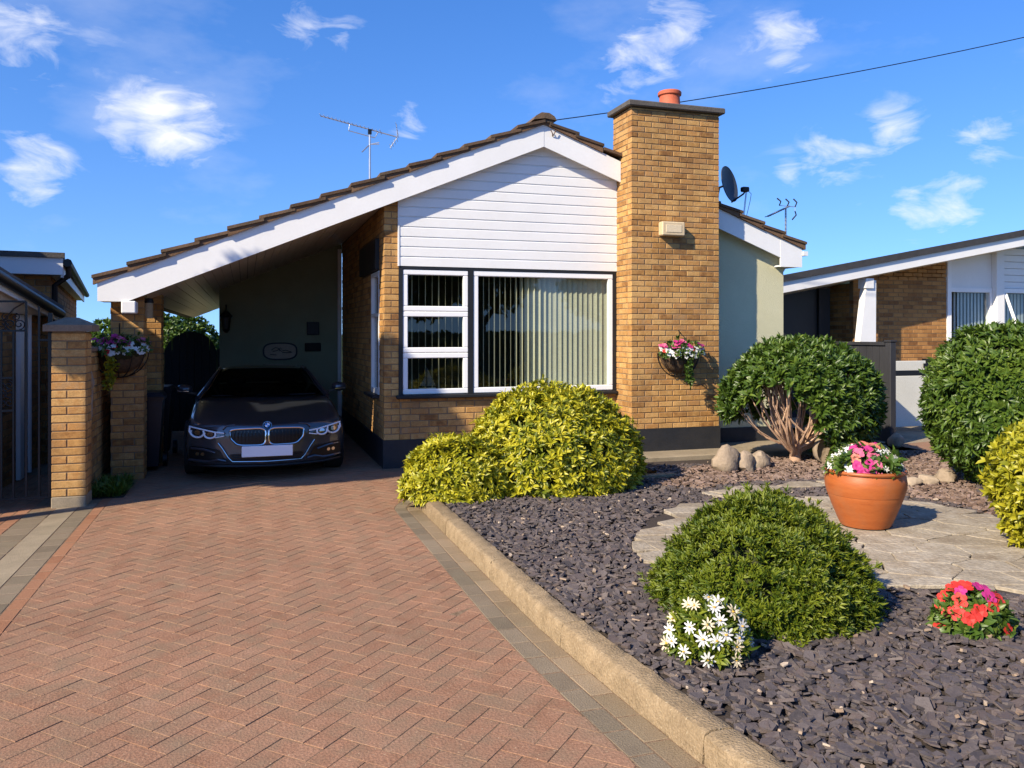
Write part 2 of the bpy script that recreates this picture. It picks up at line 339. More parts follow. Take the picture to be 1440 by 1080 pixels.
L_YEL = LEAF('leaf_gold', [(.10, .135, .010), (.25, .27, .014), (.46, .43, .020), (.62, .55, .04)])
L_YEL2 = LEAF('leaf_gold_bright', [(.17, .19, .012), (.34, .33, .018), (.50, .45, .03)])
L_GRN = LEAF('leaf_green', [(.028, .062, .008), (.060, .118, .012), (.105, .175, .02), (.155, .225, .03)])
L_DRK = LEAF('leaf_dark', [(.030, .066, .010), (.060, .115, .014), (.105, .170, .020), (.19, .25, .035)], .28, .4)
L_MOSS = LEAF('leaf_moss', [(.045, .085, .006), (.095, .145, .008), (.16, .205, .012), (.24, .27, .02)], .32, .5)
L_TREE = LEAF('leaf_tree', [(.05, .085, .016), (.10, .15, .025), (.16, .21, .04)], .45)
L_POT = LEAF('leaf_bedding', [(.035, .085, .012), (.085, .15, .02), (.20, .25, .05)])
CORE = M('shrub_shade_core', [(.018, .022, .008), (.035, .038, .014)], .95, 20)  # near-black filler: the shade between the leaves is put into its colour
PW = M('petal_white', [(.72, .70, .64), (.84, .83, .80)], .6, 5, .6, transl=.25)
PC = M('petal_cream', [(.72, .60, .38), (.80, .72, .55)], .6, 5, .6, transl=.25)
PM = M('petal_magenta', [(.45, .02, .16), (.62, .05, .26)], .55, 5, .6, transl=.25)
PR = M('petal_red', [(.55, .025, .02), (.70, .06, .04)], .55, 5, .6, transl=.25)
PK = M('petal_pink', [(.62, .10, .20), (.74, .20, .32)], .55, 5, .6, transl=.25)
PS = M('petal_salmon', [(.62, .17, .12), (.70, .26, .17)], .55, 5, .6, transl=.25)
PY = M('flower_eye', [(.55, .32, .04)], .7, 5)
GRASS = M('grass_verge', [(.03, .055, .01), (.07, .10, .02)], .9, 4, 0, .6, 40)

# ------------------------------------------------------------------ bricks
BRICK_MESH = {}
def brick_geo(l, h, d, c=.004):
    # centred in u and z; front face at y=0, body behind (+y)
    x, z = l / 2, h / 2; v = []
    for yy, i in ((d, 0), (c, 0), (0, c)):
        v += [(-x + i, yy, -z + i), (x - i, yy, -z + i), (x - i, yy, z - i), (-x + i, yy, z - i)]
    f = [(8, 9, 10, 11)] + [(4 + i, 4 + (i + 1) % 4, 8 + (i + 1) % 4, 8 + i) for i in range(4)] + [(i, (i + 1) % 4, 4 + (i + 1) % 4, 4 + i) for i in range(4)]
    return v, f
def lay(o, ang, length, z0, z1, depth=.1025, course=.075, off=0.0, zmax=None, holes=(), bl=.215, joint=.010):
    """running bond panel; o=(x,y) start, ang = direction of u about z; outward normal is u rotated -90 deg. Returns brick records."""
    out = []; c = 0; z = z0
    ux, uy = math.cos(ang), math.sin(ang); nx, ny = uy, -ux
    while z < z1 - .02:
        h = min(course, z1 - z) - joint
        u = -((c % 2) * (bl + joint) / 2 + off) % (bl + joint) - (bl + joint)
        while u < length:
            a, b = max(u, 0), min(u + bl, length); u += bl + joint
            if b - a < .03: continue
            segs = [(a, b)]
            for (h0, h1, hz0, hz1) in holes:
                if z + h > hz0 + .02 and z < hz1 - .02:
                    ns = []
                    for s0, s1 in segs:
                        if s1 <= h0 or s0 >= h1: ns.append((s0, s1))
                        else:
                            if h0 - s0 > .03: ns.append((s0, h0))
                            if s1 - h1 > .03: ns.append((h1, s1))
                    segs = ns
            for s0, s1 in segs:
                m = (s0 + s1) / 2
                if zmax and z + h / 2 > zmax(m): continue
                j = random.gauss(0, .0012)
                out.append((Vector((o[0] + ux * m + nx * j, o[1] + uy * m + ny * j, z + h / 2)), ang + random.gauss(0, .0025), s1 - s0, h, depth))
        z += course; c += 1
    return out
def set_bricks(recs, parent, mat, limit=300, name='brick', score=None):
    """the largest as objects of their own, the rest joined"""
    def sc(r):
        x, y, d = proj(r[0]); n = Vector((math.sin(r[1]), -math.cos(r[1]), 0)); v = (Vector((0, 0, H)) - r[0]).normalized()
        if d < .3: return 0
        vis = 1 if -40 < x < 1480 and -40 < y < 1120 else 0
        return vis * r[2] * max(0, n.dot(v)) / (d * d)
    recs = sorted(recs, key=score or sc, reverse=True)
    for p, a, l, h, d in recs[:limit]:
        k = (name, round(l, 2), round(h, 3), round(d, 3), mat.name)
        if k not in BRICK_MESH:
            v, f = brick_geo(k[1], k[2], k[3]); me = bpy.data.meshes.new(name); me.from_pydata(v, [], f); fix_normals(me); me.materials.append(mat); BRICK_MESH[k] = me
        o = bpy.data.objects.new(name, BRICK_MESH[k]); link(o, parent)
        o.location = p; o.rotation_euler = (0, 0, a)
    rest = recs[limit:]
    if rest:
        m = MB()
        for p, a, l, h, d in rest:
            v, f = brick_geo(l, h, d); c, s = math.cos(a), math.sin(a); m.cur = random.random() * .98 + .01
            m.add([(p.x + c * q[0] - s * q[1], p.y + s * q[0] + c * q[1], p.z + q[2]) for q in v], f)
        o = m.build('brickwork', mat, parent); tag(o, kind='stuff')
def mortar_bar(mb, o, ang, length, z0, z1, rec=.006, depth=.09):
    ux, uy = math.cos(ang), math.sin(ang); nx, ny = uy, -ux
    V = []
    for z in (z0, z1):
        for u, k in ((0, rec), (length, rec), (length, depth), (0, depth)): V.append((o[0] + ux * u - nx * k, o[1] + uy * u - ny * k, z))
    mb.add(V, [(0, 1, 5, 4), (1, 2, 6, 5), (2, 3, 7, 6), (3, 0, 4, 7), (4, 5, 6, 7), (3, 2, 1, 0)])

# ================================================================== GROUND
g = MB(); g.add([(-1500, -1500, -.06), (1500, -1500, -.06), (1500, 1500, -.06), (-1500, 1500, -.06)], [(0, 1, 2, 3)])
tag(g.build('ground', GRASS), kind='structure')
rd = MB(); rd.add([(-60, -9, -.05), (60, -9, -.05), (60, -1.2, -.05), (-60, -1.2, -.05)], [(0, 1, 2, 3)])
tag(rd.build('road', M('asphalt', [(.04, .04, .042), (.06, .06, .06)], .9, 8, 0, .6, 120)), kind='structure')
pv = MB(); pv.add([(-60, -1.2, -.04), (60, -1.2, -.04), (60, 1.0, -.04), (-60, 1.0, -.04)], [(0, 1, 2, 3)])
tag(pv.build('pavement', CONC), kind='structure')

# driveway: jointing-sand sheet with block pavers on it
XL = -1.22
def kx(y): return 1.50 + .045 * max(0, 4.3 - y) ** 1.5          # kerb face: straight, flaring out towards the road
dv = MB(); dv.add([(-3.6, 1.0, -.0022), (1.95, 1.0, -.0022), (1.62, 3.0, -.0022), (1.62, 7.3, -.0022), (4.5, 7.6, -.0022), (4.5, 9.7, -.0022), (1.7, 9.7, -.0022), (1.7, 22, -.0022), (-1.7, 22, -.0022), (-3.6, 12, -.0022)], [tuple(range(10))])
drive = tag(dv.build('driveway', SAND), kind='structure')
ARC = Vector((2.00, 7.25)); KR = .50                      # inside bend of the kerb
def herring_polys(test):
    # classic 2:1 herringbone: horizontal brick at (x,y),(x+2,y+1); vertical at (x+2... ) tiled with period (1,1) shift and (4,0)/(2,-2)
    out = []; W = .1; jt = .0022; c = math.cos(R(45)); n = 110
    for a in range(-n, n):
        for b in range(-n // 2, n // 2):
            bx, by = a + 2 * b, a - 2 * b
            for (x0, y0, x1, y1) in ((bx, by, bx + 2, by + 1), (bx + 2, by - 1, bx + 3, by + 1)):
                P4 = [(x0 * W + jt, y0 * W + jt), (x1 * W - jt, y0 * W + jt), (x1 * W - jt, y1 * W - jt), (x0 * W + jt, y1 * W - jt)]
                P4 = [((x - y) * c, (x + y) * c + 7) for x, y in P4]
                cx, cy = sum(p[0] for p in P4) / 4, sum(p[1] for p in P4) / 4
                if -1.5 < cx < 4.5 and 1.0 < cy < 14.2: 
                    q = test(P4, cx, cy)
                    if q and len(q) >= 3 and area(q) > .0012: out.append((q, cx, cy, len(q) == 4 and abs(area(q) - .1956 * .0956) < 1e-5))
    return out
def in_drive(P, cx, cy):
    P = clip(P, -1, 0, -XL)
    if cy <= ARC.y: P = clip(P, 1, 0, kx(cy) - .225)
    elif cx < ARC.x + .2 and cy < 8.3:
        v = Vector((cx, cy)) - ARC; l = v.length; v /= l; rr = KR + .225
        if l < rr - .1: return None
        P = clip(P, -v.x, -v.y, -(rr + v.dot(ARC)))
        if cx > ARC.x: P = clip(P, 0, -1, -(ARC.y + rr))
    elif cx >= ARC.x + .2: P = clip(P, 0, -1, -(ARC.y + KR + .225))
    if cy > 9.4: P = clip(P, 1, 0, 1.52)
    if cx > 1.5: P = clip(P, 0, 1, 9.58) if P else P
    if cx > 4.4: return None
    return P
hp = herring_polys(in_drive)
FULL = MB(); FULL.prism([(-.0978, -.0478), (.0978, -.0478), (.0978, .0478), (-.0978, .0478)], -.012, .0, 'z', .0016)
full_me = FULL.mesh('paver'); full_me.materials.append(PAVER)
hp.sort(key=lambda t: t[2] + (100 if not (-20 < proj((t[1], t[2], 0))[0] < 1460 and proj((t[1], t[2], 0))[1] < 1090) else 0))
stuff = MB(); cnt = 0
for P, cx, cy, full in hp:
    dz = random.gauss(0, .0007)
    if full and cnt < 300:
        o = bpy.data.objects.new('paver', full_me); link(o, drive); cnt += 1
        e = max(((Vector(P[1]) - Vector(P[0])), (Vector(P[2]) - Vector(P[1]))), key=lambda v: v.length)
        o.location = (cx, cy, dz); o.rotation_euler = (random.gauss(0, .004), random.gauss(0, .004), math.atan2(e.y, e.x))
    else:
        stuff.cur = random.random() * .98 + .01; stuff.prism(P, -.012 + dz, dz, 'z', .0016)
tag(stuff.build('pavers', PAVER, drive), kind='stuff')
def band(x0, x1, y0, y1, length, mat, off=0, name='border_paver', z=0.0, jt=.003):
    y = y0 - off
    while y < y1:
        a, b = max(y, y0), min(y + length, y1); y += length
        if b - a < .03: continue
        m = MB(); m.prism([(x0 + jt, a + jt), (x1 - jt, a + jt), (x1 - jt, b - jt), (x0 + jt, b - jt)], -.012, z + random.gauss(0, .001), 'z', .005)
        m.build(name, mat, drive)
band(-1.31, -1.22, 1.0, 9.3, .2, PAVER_O, .05)
band(-1.45, -1.31, 1.0, 9.3, .2, PAVER_G, .12)
band(-1.83, -1.63, 1.0, 8.25, .2, PAVER_G, .07)
x = -1.83
for i in range(9): band(x - .1, x, 2.4, 10.4, .2, PAVER_O, .1 * (i % 2) + .02 * i); x -= .1
def curved_band(o0, o1, length, mat, off):
    y = 1.0 - off; g_ = .003
    while y < ARC.y:
        a, b = max(y, 1.0), min(y + length, ARC.y); y += length
        if b - a < .03: continue
        m = MB(); m.prism([(kx(a) - o0 + g_, a + g_), (kx(a) - o1 - g_, a + g_), (kx(b) - o1 - g_, b - g_), (kx(b) - o0 + g_, b - g_)], -.012, random.gauss(0, .001), 'z', .004); m.build('border_paver', mat, drive)
curved_band(.225, .112, .2, PAVER_G, .03); curved_band(.112, 0, .22, PAVER_T, .13)
for r0, r1, mt, n0 in ((KR, KR + .112, PAVER_T, 6), (KR + .112, KR + .225, PAVER_G, 8)):
    for i in range(n0):
        t0, t1 = [math.pi - math.pi / 2 * (i + k) / n0 for k in (0, 1)]; g_ = .003
        q = []
        for k in range(4): t = t0 + (t1 - t0) * (k / 3 * .97 + .015); q.append((ARC.x + (r1 - g_) * math.cos(t), ARC.y + (r1 - g_) * math.sin(t)))
        for k in range(3, -1, -1): t = t0 + (t1 - t0) * (k / 3 * .97 + .015); q.append((ARC.x + (r0 + g_) * math.cos(t), ARC.y + (r0 + g_) * math.sin(t)))
        m = MB(); m.prism(q, -.012, random.gauss(0, .001), 'z', .004); m.build('border_paver', mt, drive)
cs = MB()
cs.box(-1.627, -1.453, 1.0, 8.34, -.03, .001); tag(cs.build('concrete_strip', CONC), kind='structure')

# kerb
KP = [(0, -.03), (.003, .04), (.007, .086), (.012, .101), (.022, .111), (.038, .115), (.08, .117), (.128, .116), (.138, .108), (.142, -.03)]   # (towards the bed, up)
kerb = thing('garden_kerb', (1.62, 4.5, 0), 'rounded sandstone kerb edging the slate bed along the driveway', 'kerb')
def kerb_stone(path):      # list of (x,y,nx,ny) with n towards bed
    m = MB(); V = []; k = len(KP)
    for x, y, nx, ny in path:
        for a, z in KP:
            w = random.gauss(0, .0022); V.append((x + nx * (a + w), y + ny * (a + w), z + random.gauss(0, .0018)))
    n = len(path)
    m.add(V, [(i * k + j, i * k + j + 1, (i + 1) * k + j + 1, (i + 1) * k + j) for i in range(n - 1) for j in range(k - 1)] + [tuple(range(k)), tuple((n - 1) * k + j for j in range(k))[::-1]])
    m.build('kerb_stone', KERB, kerb, smooth=True)
ys = [1.0, 1.42, 2.64, 3.86, 5.08, 6.30, ARC.y]
for a, b in zip(ys[:-1], ys[1:]):
    n = max(3, int((b - a) / .06)); kerb_stone([(kx(a + (b - a) * i / n), a + .004 + (b - a - .008) * i / n, 1, 0) for i in range(n + 1)])
kerb_stone([(ARC.x + KR * math.cos(t), ARC.y + KR * math.sin(t), -math.cos(t), -math.sin(t)) for t in [math.pi - math.pi / 2 * i / 10 for i in range(11)]])
kerb_stone([(ARC.x + .004 + 2.3 * i / 20, ARC.y + KR, 0, -1) for i in range(21)])

# garden bed soil
bd = MB(); zb = .085
bd.add([(1.95, 1.0, zb), (9.2, 1.0, zb), (9.2, 8.4, zb), (4.3, 8.6, zb), (4.3, 7.7, zb), (2.0, 7.66, zb), (1.62, 7.3, zb), (1.60, 4.3, zb), (1.63, 3.0, zb)], [tuple(range(9))])
bed = tag(bd.build('garden_bed', SOIL), kind='structure')

# patio of irregular flags
ZP = .118
pat_px = [(884, 766), (912, 726), (960, 708), (1060, 699), (1160, 697), (1280, 702), (1360, 714), (1440, 736), (1640, 800), (1640, 842), (1330, 829), (1215, 822), (1090, 812), (905, 792)]
PATIO = [ground(x, y, ZP)[:2] for x, y in pat_px]
def voronoi_cells(pts, bbox, gap):
    cells = []
    for i, p in enumerate(pts):
        poly = [(bbox[0], bbox[1]), (bbox[2], bbox[1]), (bbox[2], bbox[3]), (bbox[0], bbox[3])]
        near = sorted((q for j, q in enumerate(pts) if j != i), key=lambda q: (q[0] - p[0]) ** 2 + (q[1] - p[1]) ** 2)[:16]
        for q in near:
            dx, dy = q[0] - p[0], q[1] - p[1]; l = math.hypot(dx, dy)
            poly = clip(poly, dx / l, dy / l, (dx * (p[0] + q[0]) / 2 + dy * (p[1] + q[1]) / 2) / l - gap / 2)
            if len(poly) < 3: break
        if len(poly) >= 3: cells.append(poly)
    return cells
patio = MB(); patio.add([(x, y, ZP - .022) for x, y in PATIO], [tuple(range(len(PATIO)))])
patio = tag(patio.build('patio', SOIL), kind='structure')
def flags(poly2, spacing, sq, parent, z, seed, mat=FLAG):
    rs = random.Random(seed); xs = [p[0] for p in poly2]; ysl = [p[1] for p in poly2]
    # work in camera-right / depth axes so the flags lie long side across, as laid
    def to(p): return (p[0] * ca - p[1] * sa, (p[0] * sa + p[1] * ca) * sq)
    def fro(q): d = q[1] / sq; return (q[0] * ca + d * sa, -q[0] * sa + d * ca)
    pp = [to(p) for p in poly2]; bb = (min(p[0] for p in pp), min(p[1] for p in pp), max(p[0] for p in pp), max(p[1] for p in pp))
    pts = []
    yy = bb[1] + spacing / 2; row = 0
    while yy < bb[3]:
        xx = bb[0] + (row % 2) * spacing / 2
        while xx < bb[2] + spacing / 2:
            pts.append((xx + rs.uniform(-.4, .4) * spacing, yy + rs.uniform(-.34, .34) * spacing)); xx += spacing
        yy += spacing; row += 1
    for c in voronoi_cells(pts, bb, .011):
        n = len(c)
        cc = (sum(p[0] for p in c) / n, sum(p[1] for p in c) / n)
        if not pip(*cc, pp): continue
        # clip to convex-ish outline: pull corners inside
        q = [];
        for p in c:
            t = 1.0
            while t > .35 and not pip(cc[0] + (p[0] - cc[0]) * t, cc[1] + (p[1] - cc[1]) * t, pp): t -= .07
            q.append((cc[0] + (p[0] - cc[0]) * t, cc[1] + (p[1] - cc[1]) * t))
        # uneven edges
        e = []
        for i in range(n):
            p0, p1 = q[i], q[(i + 1) % n]; e.append(p0)
            l = math.hypot(p1[0] - p0[0], p1[1] - p0[1])
            if l > .1:
                for f_ in (.33, .66): e.append((p0[0] + (p1[0] - p0[0]) * f_ + rs.gauss(0, .006), p0[1] + (p1[1] - p0[1]) * f_ + rs.gauss(0, .006)))
        w = [fro(p) for p in e]
        if area(w) < .008: continue
        m = MB(); m.prism(w, z - .03, z + rs.uniform(-.003, .004), 'z', .004); m.build('flagstone', mat, parent)
flags(PATIO, .36, 1.5, patio, ZP, 5)
strip_px = [(985, 692), (1040, 683), (1100, 678), (1168, 676), (1168, 686), (1090, 690), (1010, 698)]
STRIP = [ground(x, y, .12)[:2] for x, y in strip_px]
flags(STRIP, .38, 1.5, patio, .125, 9)

# slate chips
def chips(name, n, sampler, lmin, lmax, mat, z0, kindlabel, thick=(.006, .014), parent=None, tilt=.26, lift=.022):
    pts = sampler(n); n = len(pts); K = 5
    ang = np.linspace(0, 2 * np.pi, K, endpoint=False)[None, :] + RNG.uniform(-.5, .5, (n, K))
    L_ = RNG.uniform(lmin, lmax, (n, 1)) ** 1; asp = RNG.uniform(.38, .85, (n, 1)); rr = RNG.uniform(.72, 1.3, (n, K))
    x = np.cos(ang) * L_ / 2 * rr; y = np.sin(ang) * L_ / 2 * asp * rr
    th = RNG.uniform(*thick, (n, 1))
    V = np.zeros((n, 2 * K, 3)); V[:, :K, 0] = x; V[:, :K, 1] = y; V[:, :K, 2] = -th / 2
    V[:, K:, 0] = x * .97; V[:, K:, 1] = y * .97; V[:, K:, 2] = th / 2 + RNG.uniform(-.002, .002, (n, K))
    ax = RNG.normal(0, tilt, n); ay = RNG.normal(0, tilt, n); az = RNG.uniform(0, 2 * np.pi, n)
    def rot(V, a, i, j):
        c, s = np.cos(a)[:, None], np.sin(a)[:, None]; p, q = V[:, :, i].copy(), V[:, :, j].copy(); V[:, :, i] = p * c - q * s; V[:, :, j] = p * s + q * c
    rot(V, ax, 1, 2); rot(V, ay, 0, 2); rot(V, az, 0, 1)
    V[:, :, 0] += pts[:, :1]; V[:, :, 1] += pts[:, 1:2]; V[:, :, 2] += z0 + RNG.uniform(0, lift, (n, 1))
    base = (np.arange(n) * 2 * K)[:, None]
    top = base + np.arange(K, 2 * K)[None, :]; i = np.arange(K); j = (i + 1) % K
    side = np.stack([base + i, base + j, base + K + j, base + K + i], -1).reshape(-1, 4)
    r = RNG.uniform(.01, .99, n)
    o = mesh_np(name, V.reshape(-1, 3), [top, side], mat, parent, np.concatenate([r, np.repeat(r, K)]))
    return tag(o, kindlabel, None, None, 'stuff')
def bed_sampler(poly=None, excl=(), ymax=9, ymin=1.6):
    def f(n):
        out = []
        while len(out) < n:
            # uniform over the ground
            P = np.column_stack([RNG.uniform(1.6, 8.9, 4000), RNG.uniform(ymin, ymax, 4000)])
            for p in P:
                if p[1] > 7.5 and p[0] < 4.2: continue
                if p[0] < 2.03 and p[1] > ARC.y and (Vector(p) - ARC).length > KR - .17: continue
                if p[0] < kx(p[1]) + .16: continue
                x, y, d = proj((p[0], p[1], .1))
                if d < .5 or not (-100 < x < 1900 and y < 1250): continue
                if poly and not pip(p[0], p[1], poly): continue
                if any(pip(p[0], p[1], e) for e in excl): continue
                # fewer, as they get too far to tell apart
                if RNG.random() > min(1, (5.5 / d) ** 1.0): continue
                out.append(p)
                if len(out) >= n: break
        return np.array(out)
    return f
MUL_px = [(1000, 676), (1170, 664), (1180, 640), (1010, 650), (930, 655), (930, 668)]
MULCH_R = [ground(x, y, .1)[:2] for x, y in [(905, 668), (1010, 652), (1240, 632), (1330, 640), (1420, 735), (1360, 712), (1280, 700), (1160, 694), (1170, 674), (1040, 678), (985, 688), (930, 684)]]
chips('slate_chippings', 26000, bed_sampler(None, (PATIO, MULCH_R), 8.2), .028, .088, SLATE, .090, 'plum grey slate chippings covering the garden bed', parent=None)
chips('pale_chippings', 380, bed_sampler(None, (PATIO, MULCH_R), 8.2), .012, .045, SLATE_T, .114, 'scattered tan stone flakes among the grey slate chippings', lift=.012)
chips('bark_mulch', 4600, bed_sampler(MULCH_R, (PATIO, STRIP), 8.6), .03, .09, MULCH, .09, 'brown bark mulch under the pruned tree behind the patio', (.006, .016))

# concrete path against the house
cp = MB(); cp.box(3.55, 8.05, 8.72, 9.7, -.02, .118, bev=.012); tag(cp.build('house_path', CONC), kind='structure')

# ================================================================== THE BUNGALOW
YW, YB, YC = 9.61, 9.46, 9.17            # wall plane, bargeboard front, chimney front
XA, ZA, SLL, SLR = 3.50, 4.20, .412, .372
XEL, XER = -1.47, 7.29                   # eaves
def zroof(x): return ZA - (SLL * (XA - x) if x < XA else SLR * (x - XA))    # top of the roof deck at the verge
house = thing('bungalow', (3.2, 9.6, 0), 'buff brick bungalow with white gable, tall chimney and carport', 'bungalow')
HB = []     # brick records
class Mort:
    def box(s, *b): B('mortar_bed', MORTAR, house, b)
mort = Mort()
def wall(o, ang, length, z0, z1, **k):
    mk = {q: k[q] for q in k if q in ('depth', 'course', 'off', 'zmax', 'holes', 'bl')}
    HB.extend(lay(o, ang, length, z0, z1, **mk))
# chimney stack (front, left return, right return)
CXL, CXR, CYB, CZT = 4.545, 5.79, 9.70, 4.40
wall((CXL, YC), 0, CXR - CXL, .40, CZT, course=.0685, bl=.185)
wall((CXL, CYB), R(-90), CYB - YC - .1125, .40, CZT, course=.0685, off=.11, bl=.185)       # left face, u runs towards camera
wall((CXR, YC + .1125), R(90), CYB - YC - .1125, .40, CZT, course=.0685, off=.05, bl=.185)
mort.box(CXL + .006, CXR - .006, YC + .006, CYB - .006, .30, CZT - .003)
# front: brick pier beside the window and wall below it
wall((1.55, YW), 0, .185, .33, 3.30, zmax=lambda u: zroof(1.55 + u) - .22, off=.02)
wall((1.735, YW), 0, CXL - 1.735 + .02, .33, .825, off=.09)
# carport side wall, u runs towards the camera, faces -X
SW0 = 14.0
wall((1.55, SW0), R(-90), SW0 - YW - .1125, .33, 3.12, holes=((SW0 - 10.66, SW0 - 9.98, .80, 2.36), (SW0 - 11.45, SW0 - 9.98, 2.36, 2.76)), off=.12)
mort.box(1.556, 1.729, YW + .006, YW + .09, .2, 3.13)
mort.box(1.735, CXL, YW + .006, YW + .09, .2, .82)
mort.box(1.556, 1.64, 9.70, 9.98, .2, 3.12); mort.box(1.556, 1.64, 10.66, SW0, .2, 3.12); mort.box(1.556, 1.64, 9.98, 10.66, .2, .80); mort.box(1.556, 1.64, 9.98, 10.66, 2.76, 3.12)
# carport pillars
def pillar(x0, x1, y0, y1, ztop):
    wall((x0, y0), 0, x1 - x0, .0, ztop, off=random.uniform(0, .1))
    wall((x1, y0 + .1125), R(90), y1 - y0 - .1125, .0, ztop, off=.1)
    wall((x0, y1), R(-90), y1 - y0 - .1125, .0, ztop, off=.1)
    mort.box(x0 + .006, x1 - .006, y0 + .006, y1, -.05, ztop)
pillar(-1.385, -1.055, 9.72, 10.05, 2.06); pillar(-1.30, -.97, 10.75, 11.08, 2.12)
set_bricks(HB, house, BRICK)
# plinths
B('plinth', PLINTH, house, (CXL - .012, CXR + .012, YC - .012, CYB, -.05, .40))
B('plinth', PLINTH, house, (1.538, CXL - .013, YW - .012, YW + .1, -.05, .33), (1.538, 1.64, YW + .1, SW0, -.05, .33))
B('plinth', PLINTH, house, (CXR + .013, 7.105, YW - .012, YW + .1, -.05, .315))
# render wall to the right and unseen walls
m = MB(); m.prism([(CXR - .02, .30), (7.09, .30), (7.09, zroof(7.09) - .2), (CXR - .02, zroof(CXR) - .2)], YW, YW + .2); m.build('render_wall', GREEN, house)
B('side_wall', GREEN, house, (6.9, 7.085, YW + .2, 21, -.05, 2.62))
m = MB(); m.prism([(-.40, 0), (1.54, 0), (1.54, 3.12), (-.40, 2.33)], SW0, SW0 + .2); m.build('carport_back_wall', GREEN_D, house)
B('passage_wall', GREEN, house, (-.40, -.25, SW0 + .2, 21, 0, 2.36))
# chimney cap and pot
m = MB(); m.box(CXL - .06, CXR + .06, YC - .06, CYB + .06, CZT + .002, CZT + .075, bev=.012); m.build('chimney_cap', LEAD, house)
m = MB(); m.lathe([(.17, -.06), (.145, 0), (.15, .02), (.135, .05), (.13, .15), (.15, .165), (.152, .20), (.14, .215), (.105, .21), (.10, .0)], (5.22, 9.43, CZT + .10), 24); m.build('chimney_pot', CLAY, house, True)
# white boarded gable
zc0 = 2.385; bh = .118; i = 0
while zc0 + i * bh < 4.0:
    z0, z1 = zc0 + i * bh, zc0 + (i + 1) * bh
    xa = max(1.722, XA - (ZA - .16 - z0) / SLL); xb = min(CXL + .01, XA + (ZA - .16 - z0) / SLR)
    if xb - xa > .08:
        m = MB()                       # shiplap board: lower edge proud, small shadow gap at the top
        prof = [(YW - .020, z0 + .004), (YW - .021, z1 - .016), (YW - .010, z1 - .007), (YW - .009, z1 + .003), (YW + .01, z1 + .003), (YW + .01, z0 + .004)]
        xa1 = max(1.722, XA - (ZA - .16 - z1) / SLL); xb1 = min(CXL + .01, XA + (ZA - .16 - z1) / SLR)
        if xb1 - xa1 < .05: xa1, xb1 = XA - .04, XA + .04
        n = len(prof); V = []
        for (a0, a1) in ((xa, xa1), (xb, xb1)):
            for y, z in prof: t = (z - z0) / bh; V.append((a0 + (a1 - a0) * t, y, z))
        m.add(V, [tuple(range(n)), tuple(range(2 * n - 1, n - 1, -1))] + [(k, n + k, n + (k + 1) % n, (k + 1) % n) for k in range(n)])
        m.build('cladding_board', WHITE, house)
    i += 1
m = MB(); m.prism([(1.722, 2.37), (CXL + .01, 2.37), (CXL + .01, zroof(CXL) - .1), (XA, ZA - .12), (1.722, zroof(1.722) - .1)], YW + .012, YW + .1); m.build('gable_wall', BLACK, house)
B('corner_trim', WHITE, house, (1.712, 1.728, YW - .028, YW + .005, 2.385, 3.18))
# bargeboards
BT = lambda x: zroof(x) - .035
BV = .262
m = MB(); m.prism([(XEL, BT(XEL)), (XA, BT(XA)), (XA, BT(XA) - BV - .01), (-1.19, 1.925), (XEL, 1.925)], YB, YB + .022); m.build('bargeboard', WHITE, house)
m = MB(); m.prism([(XA + .002, BT(XA)), (CXL - .004, BT(CXL)), (CXL - .004, BT(CXL) - BV), (XA + .002, BT(XA) - BV - .01)], YB + .003, YB + .025); m.build('bargeboard', WHITE, house)
m = MB(); m.prism([(CXR + .004, BT(CXR)), (6.93, BT(6.93)), (6.93, BT(6.93) - BV), (CXR + .004, BT(CXR) - BV)], YB, YB + .022); m.build('bargeboard', WHITE, house)
m = MB(); m.prism([(6.933, BT(6.933)), (XER - .01, BT(XER)), (XER - .01, 2.50), (6.933, 2.50)], YB - .004, YB + .018); m.build('bargeboard', WHITE, house)
B('eaves_box', WHITE, house, (-1.455, -1.16, YB + .024, YW + .2, 1.925, 1.945), (6.94, XER - .012, YB + .02, 20.9, 2.505, 2.525), (XER - .03, XER - .012, YB + .02, 20.9, 2.525, 2.76))
B('bracket', WHITE, house, (-1.24, -1.10, YB - .03, YB + .18, 1.80, 1.93), bev=.01)
# soffits: verge strip and carport boards
def slope_slab(name, x0, x1, y0, y1, dz, th, mat, parent=house, zf=zroof):
    m = MB(); m.prism([(x0, zf(x0) - dz), (x1, zf(x1) - dz), (x1, zf(x1) - dz - th), (x0, zf(x0) - dz - th)], y0, y1); return m.build(name, mat, parent)
slope_slab('verge_soffit', 1.74, XA, YB + .026, YW + .006, BV - .02, .012, WHITE); slope_slab('verge_soffit', XA, CXL - .004, YB + .028, YW + .006, BV - .02, .012, WHITE)
slope_slab('verge_soffit', CXR + .004, 7.09, YB + .026, YW + .006, BV - .02, .012, WHITE)
x = -1.17; k = 0
while x < 1.54:
    x1 = min(x + .1, 1.72 if False else 1.54)
    o = slope_slab('soffit_board', x + .0025, x1 - .0025, YB + .03, 21, .285 + (.0025 if k % 2 else 0), .012, SOFF); x = x1; k += 1
slope_slab('soffit_backing', -1.3, 1.56, YB + .03, 21, .25, .01, DARKW)
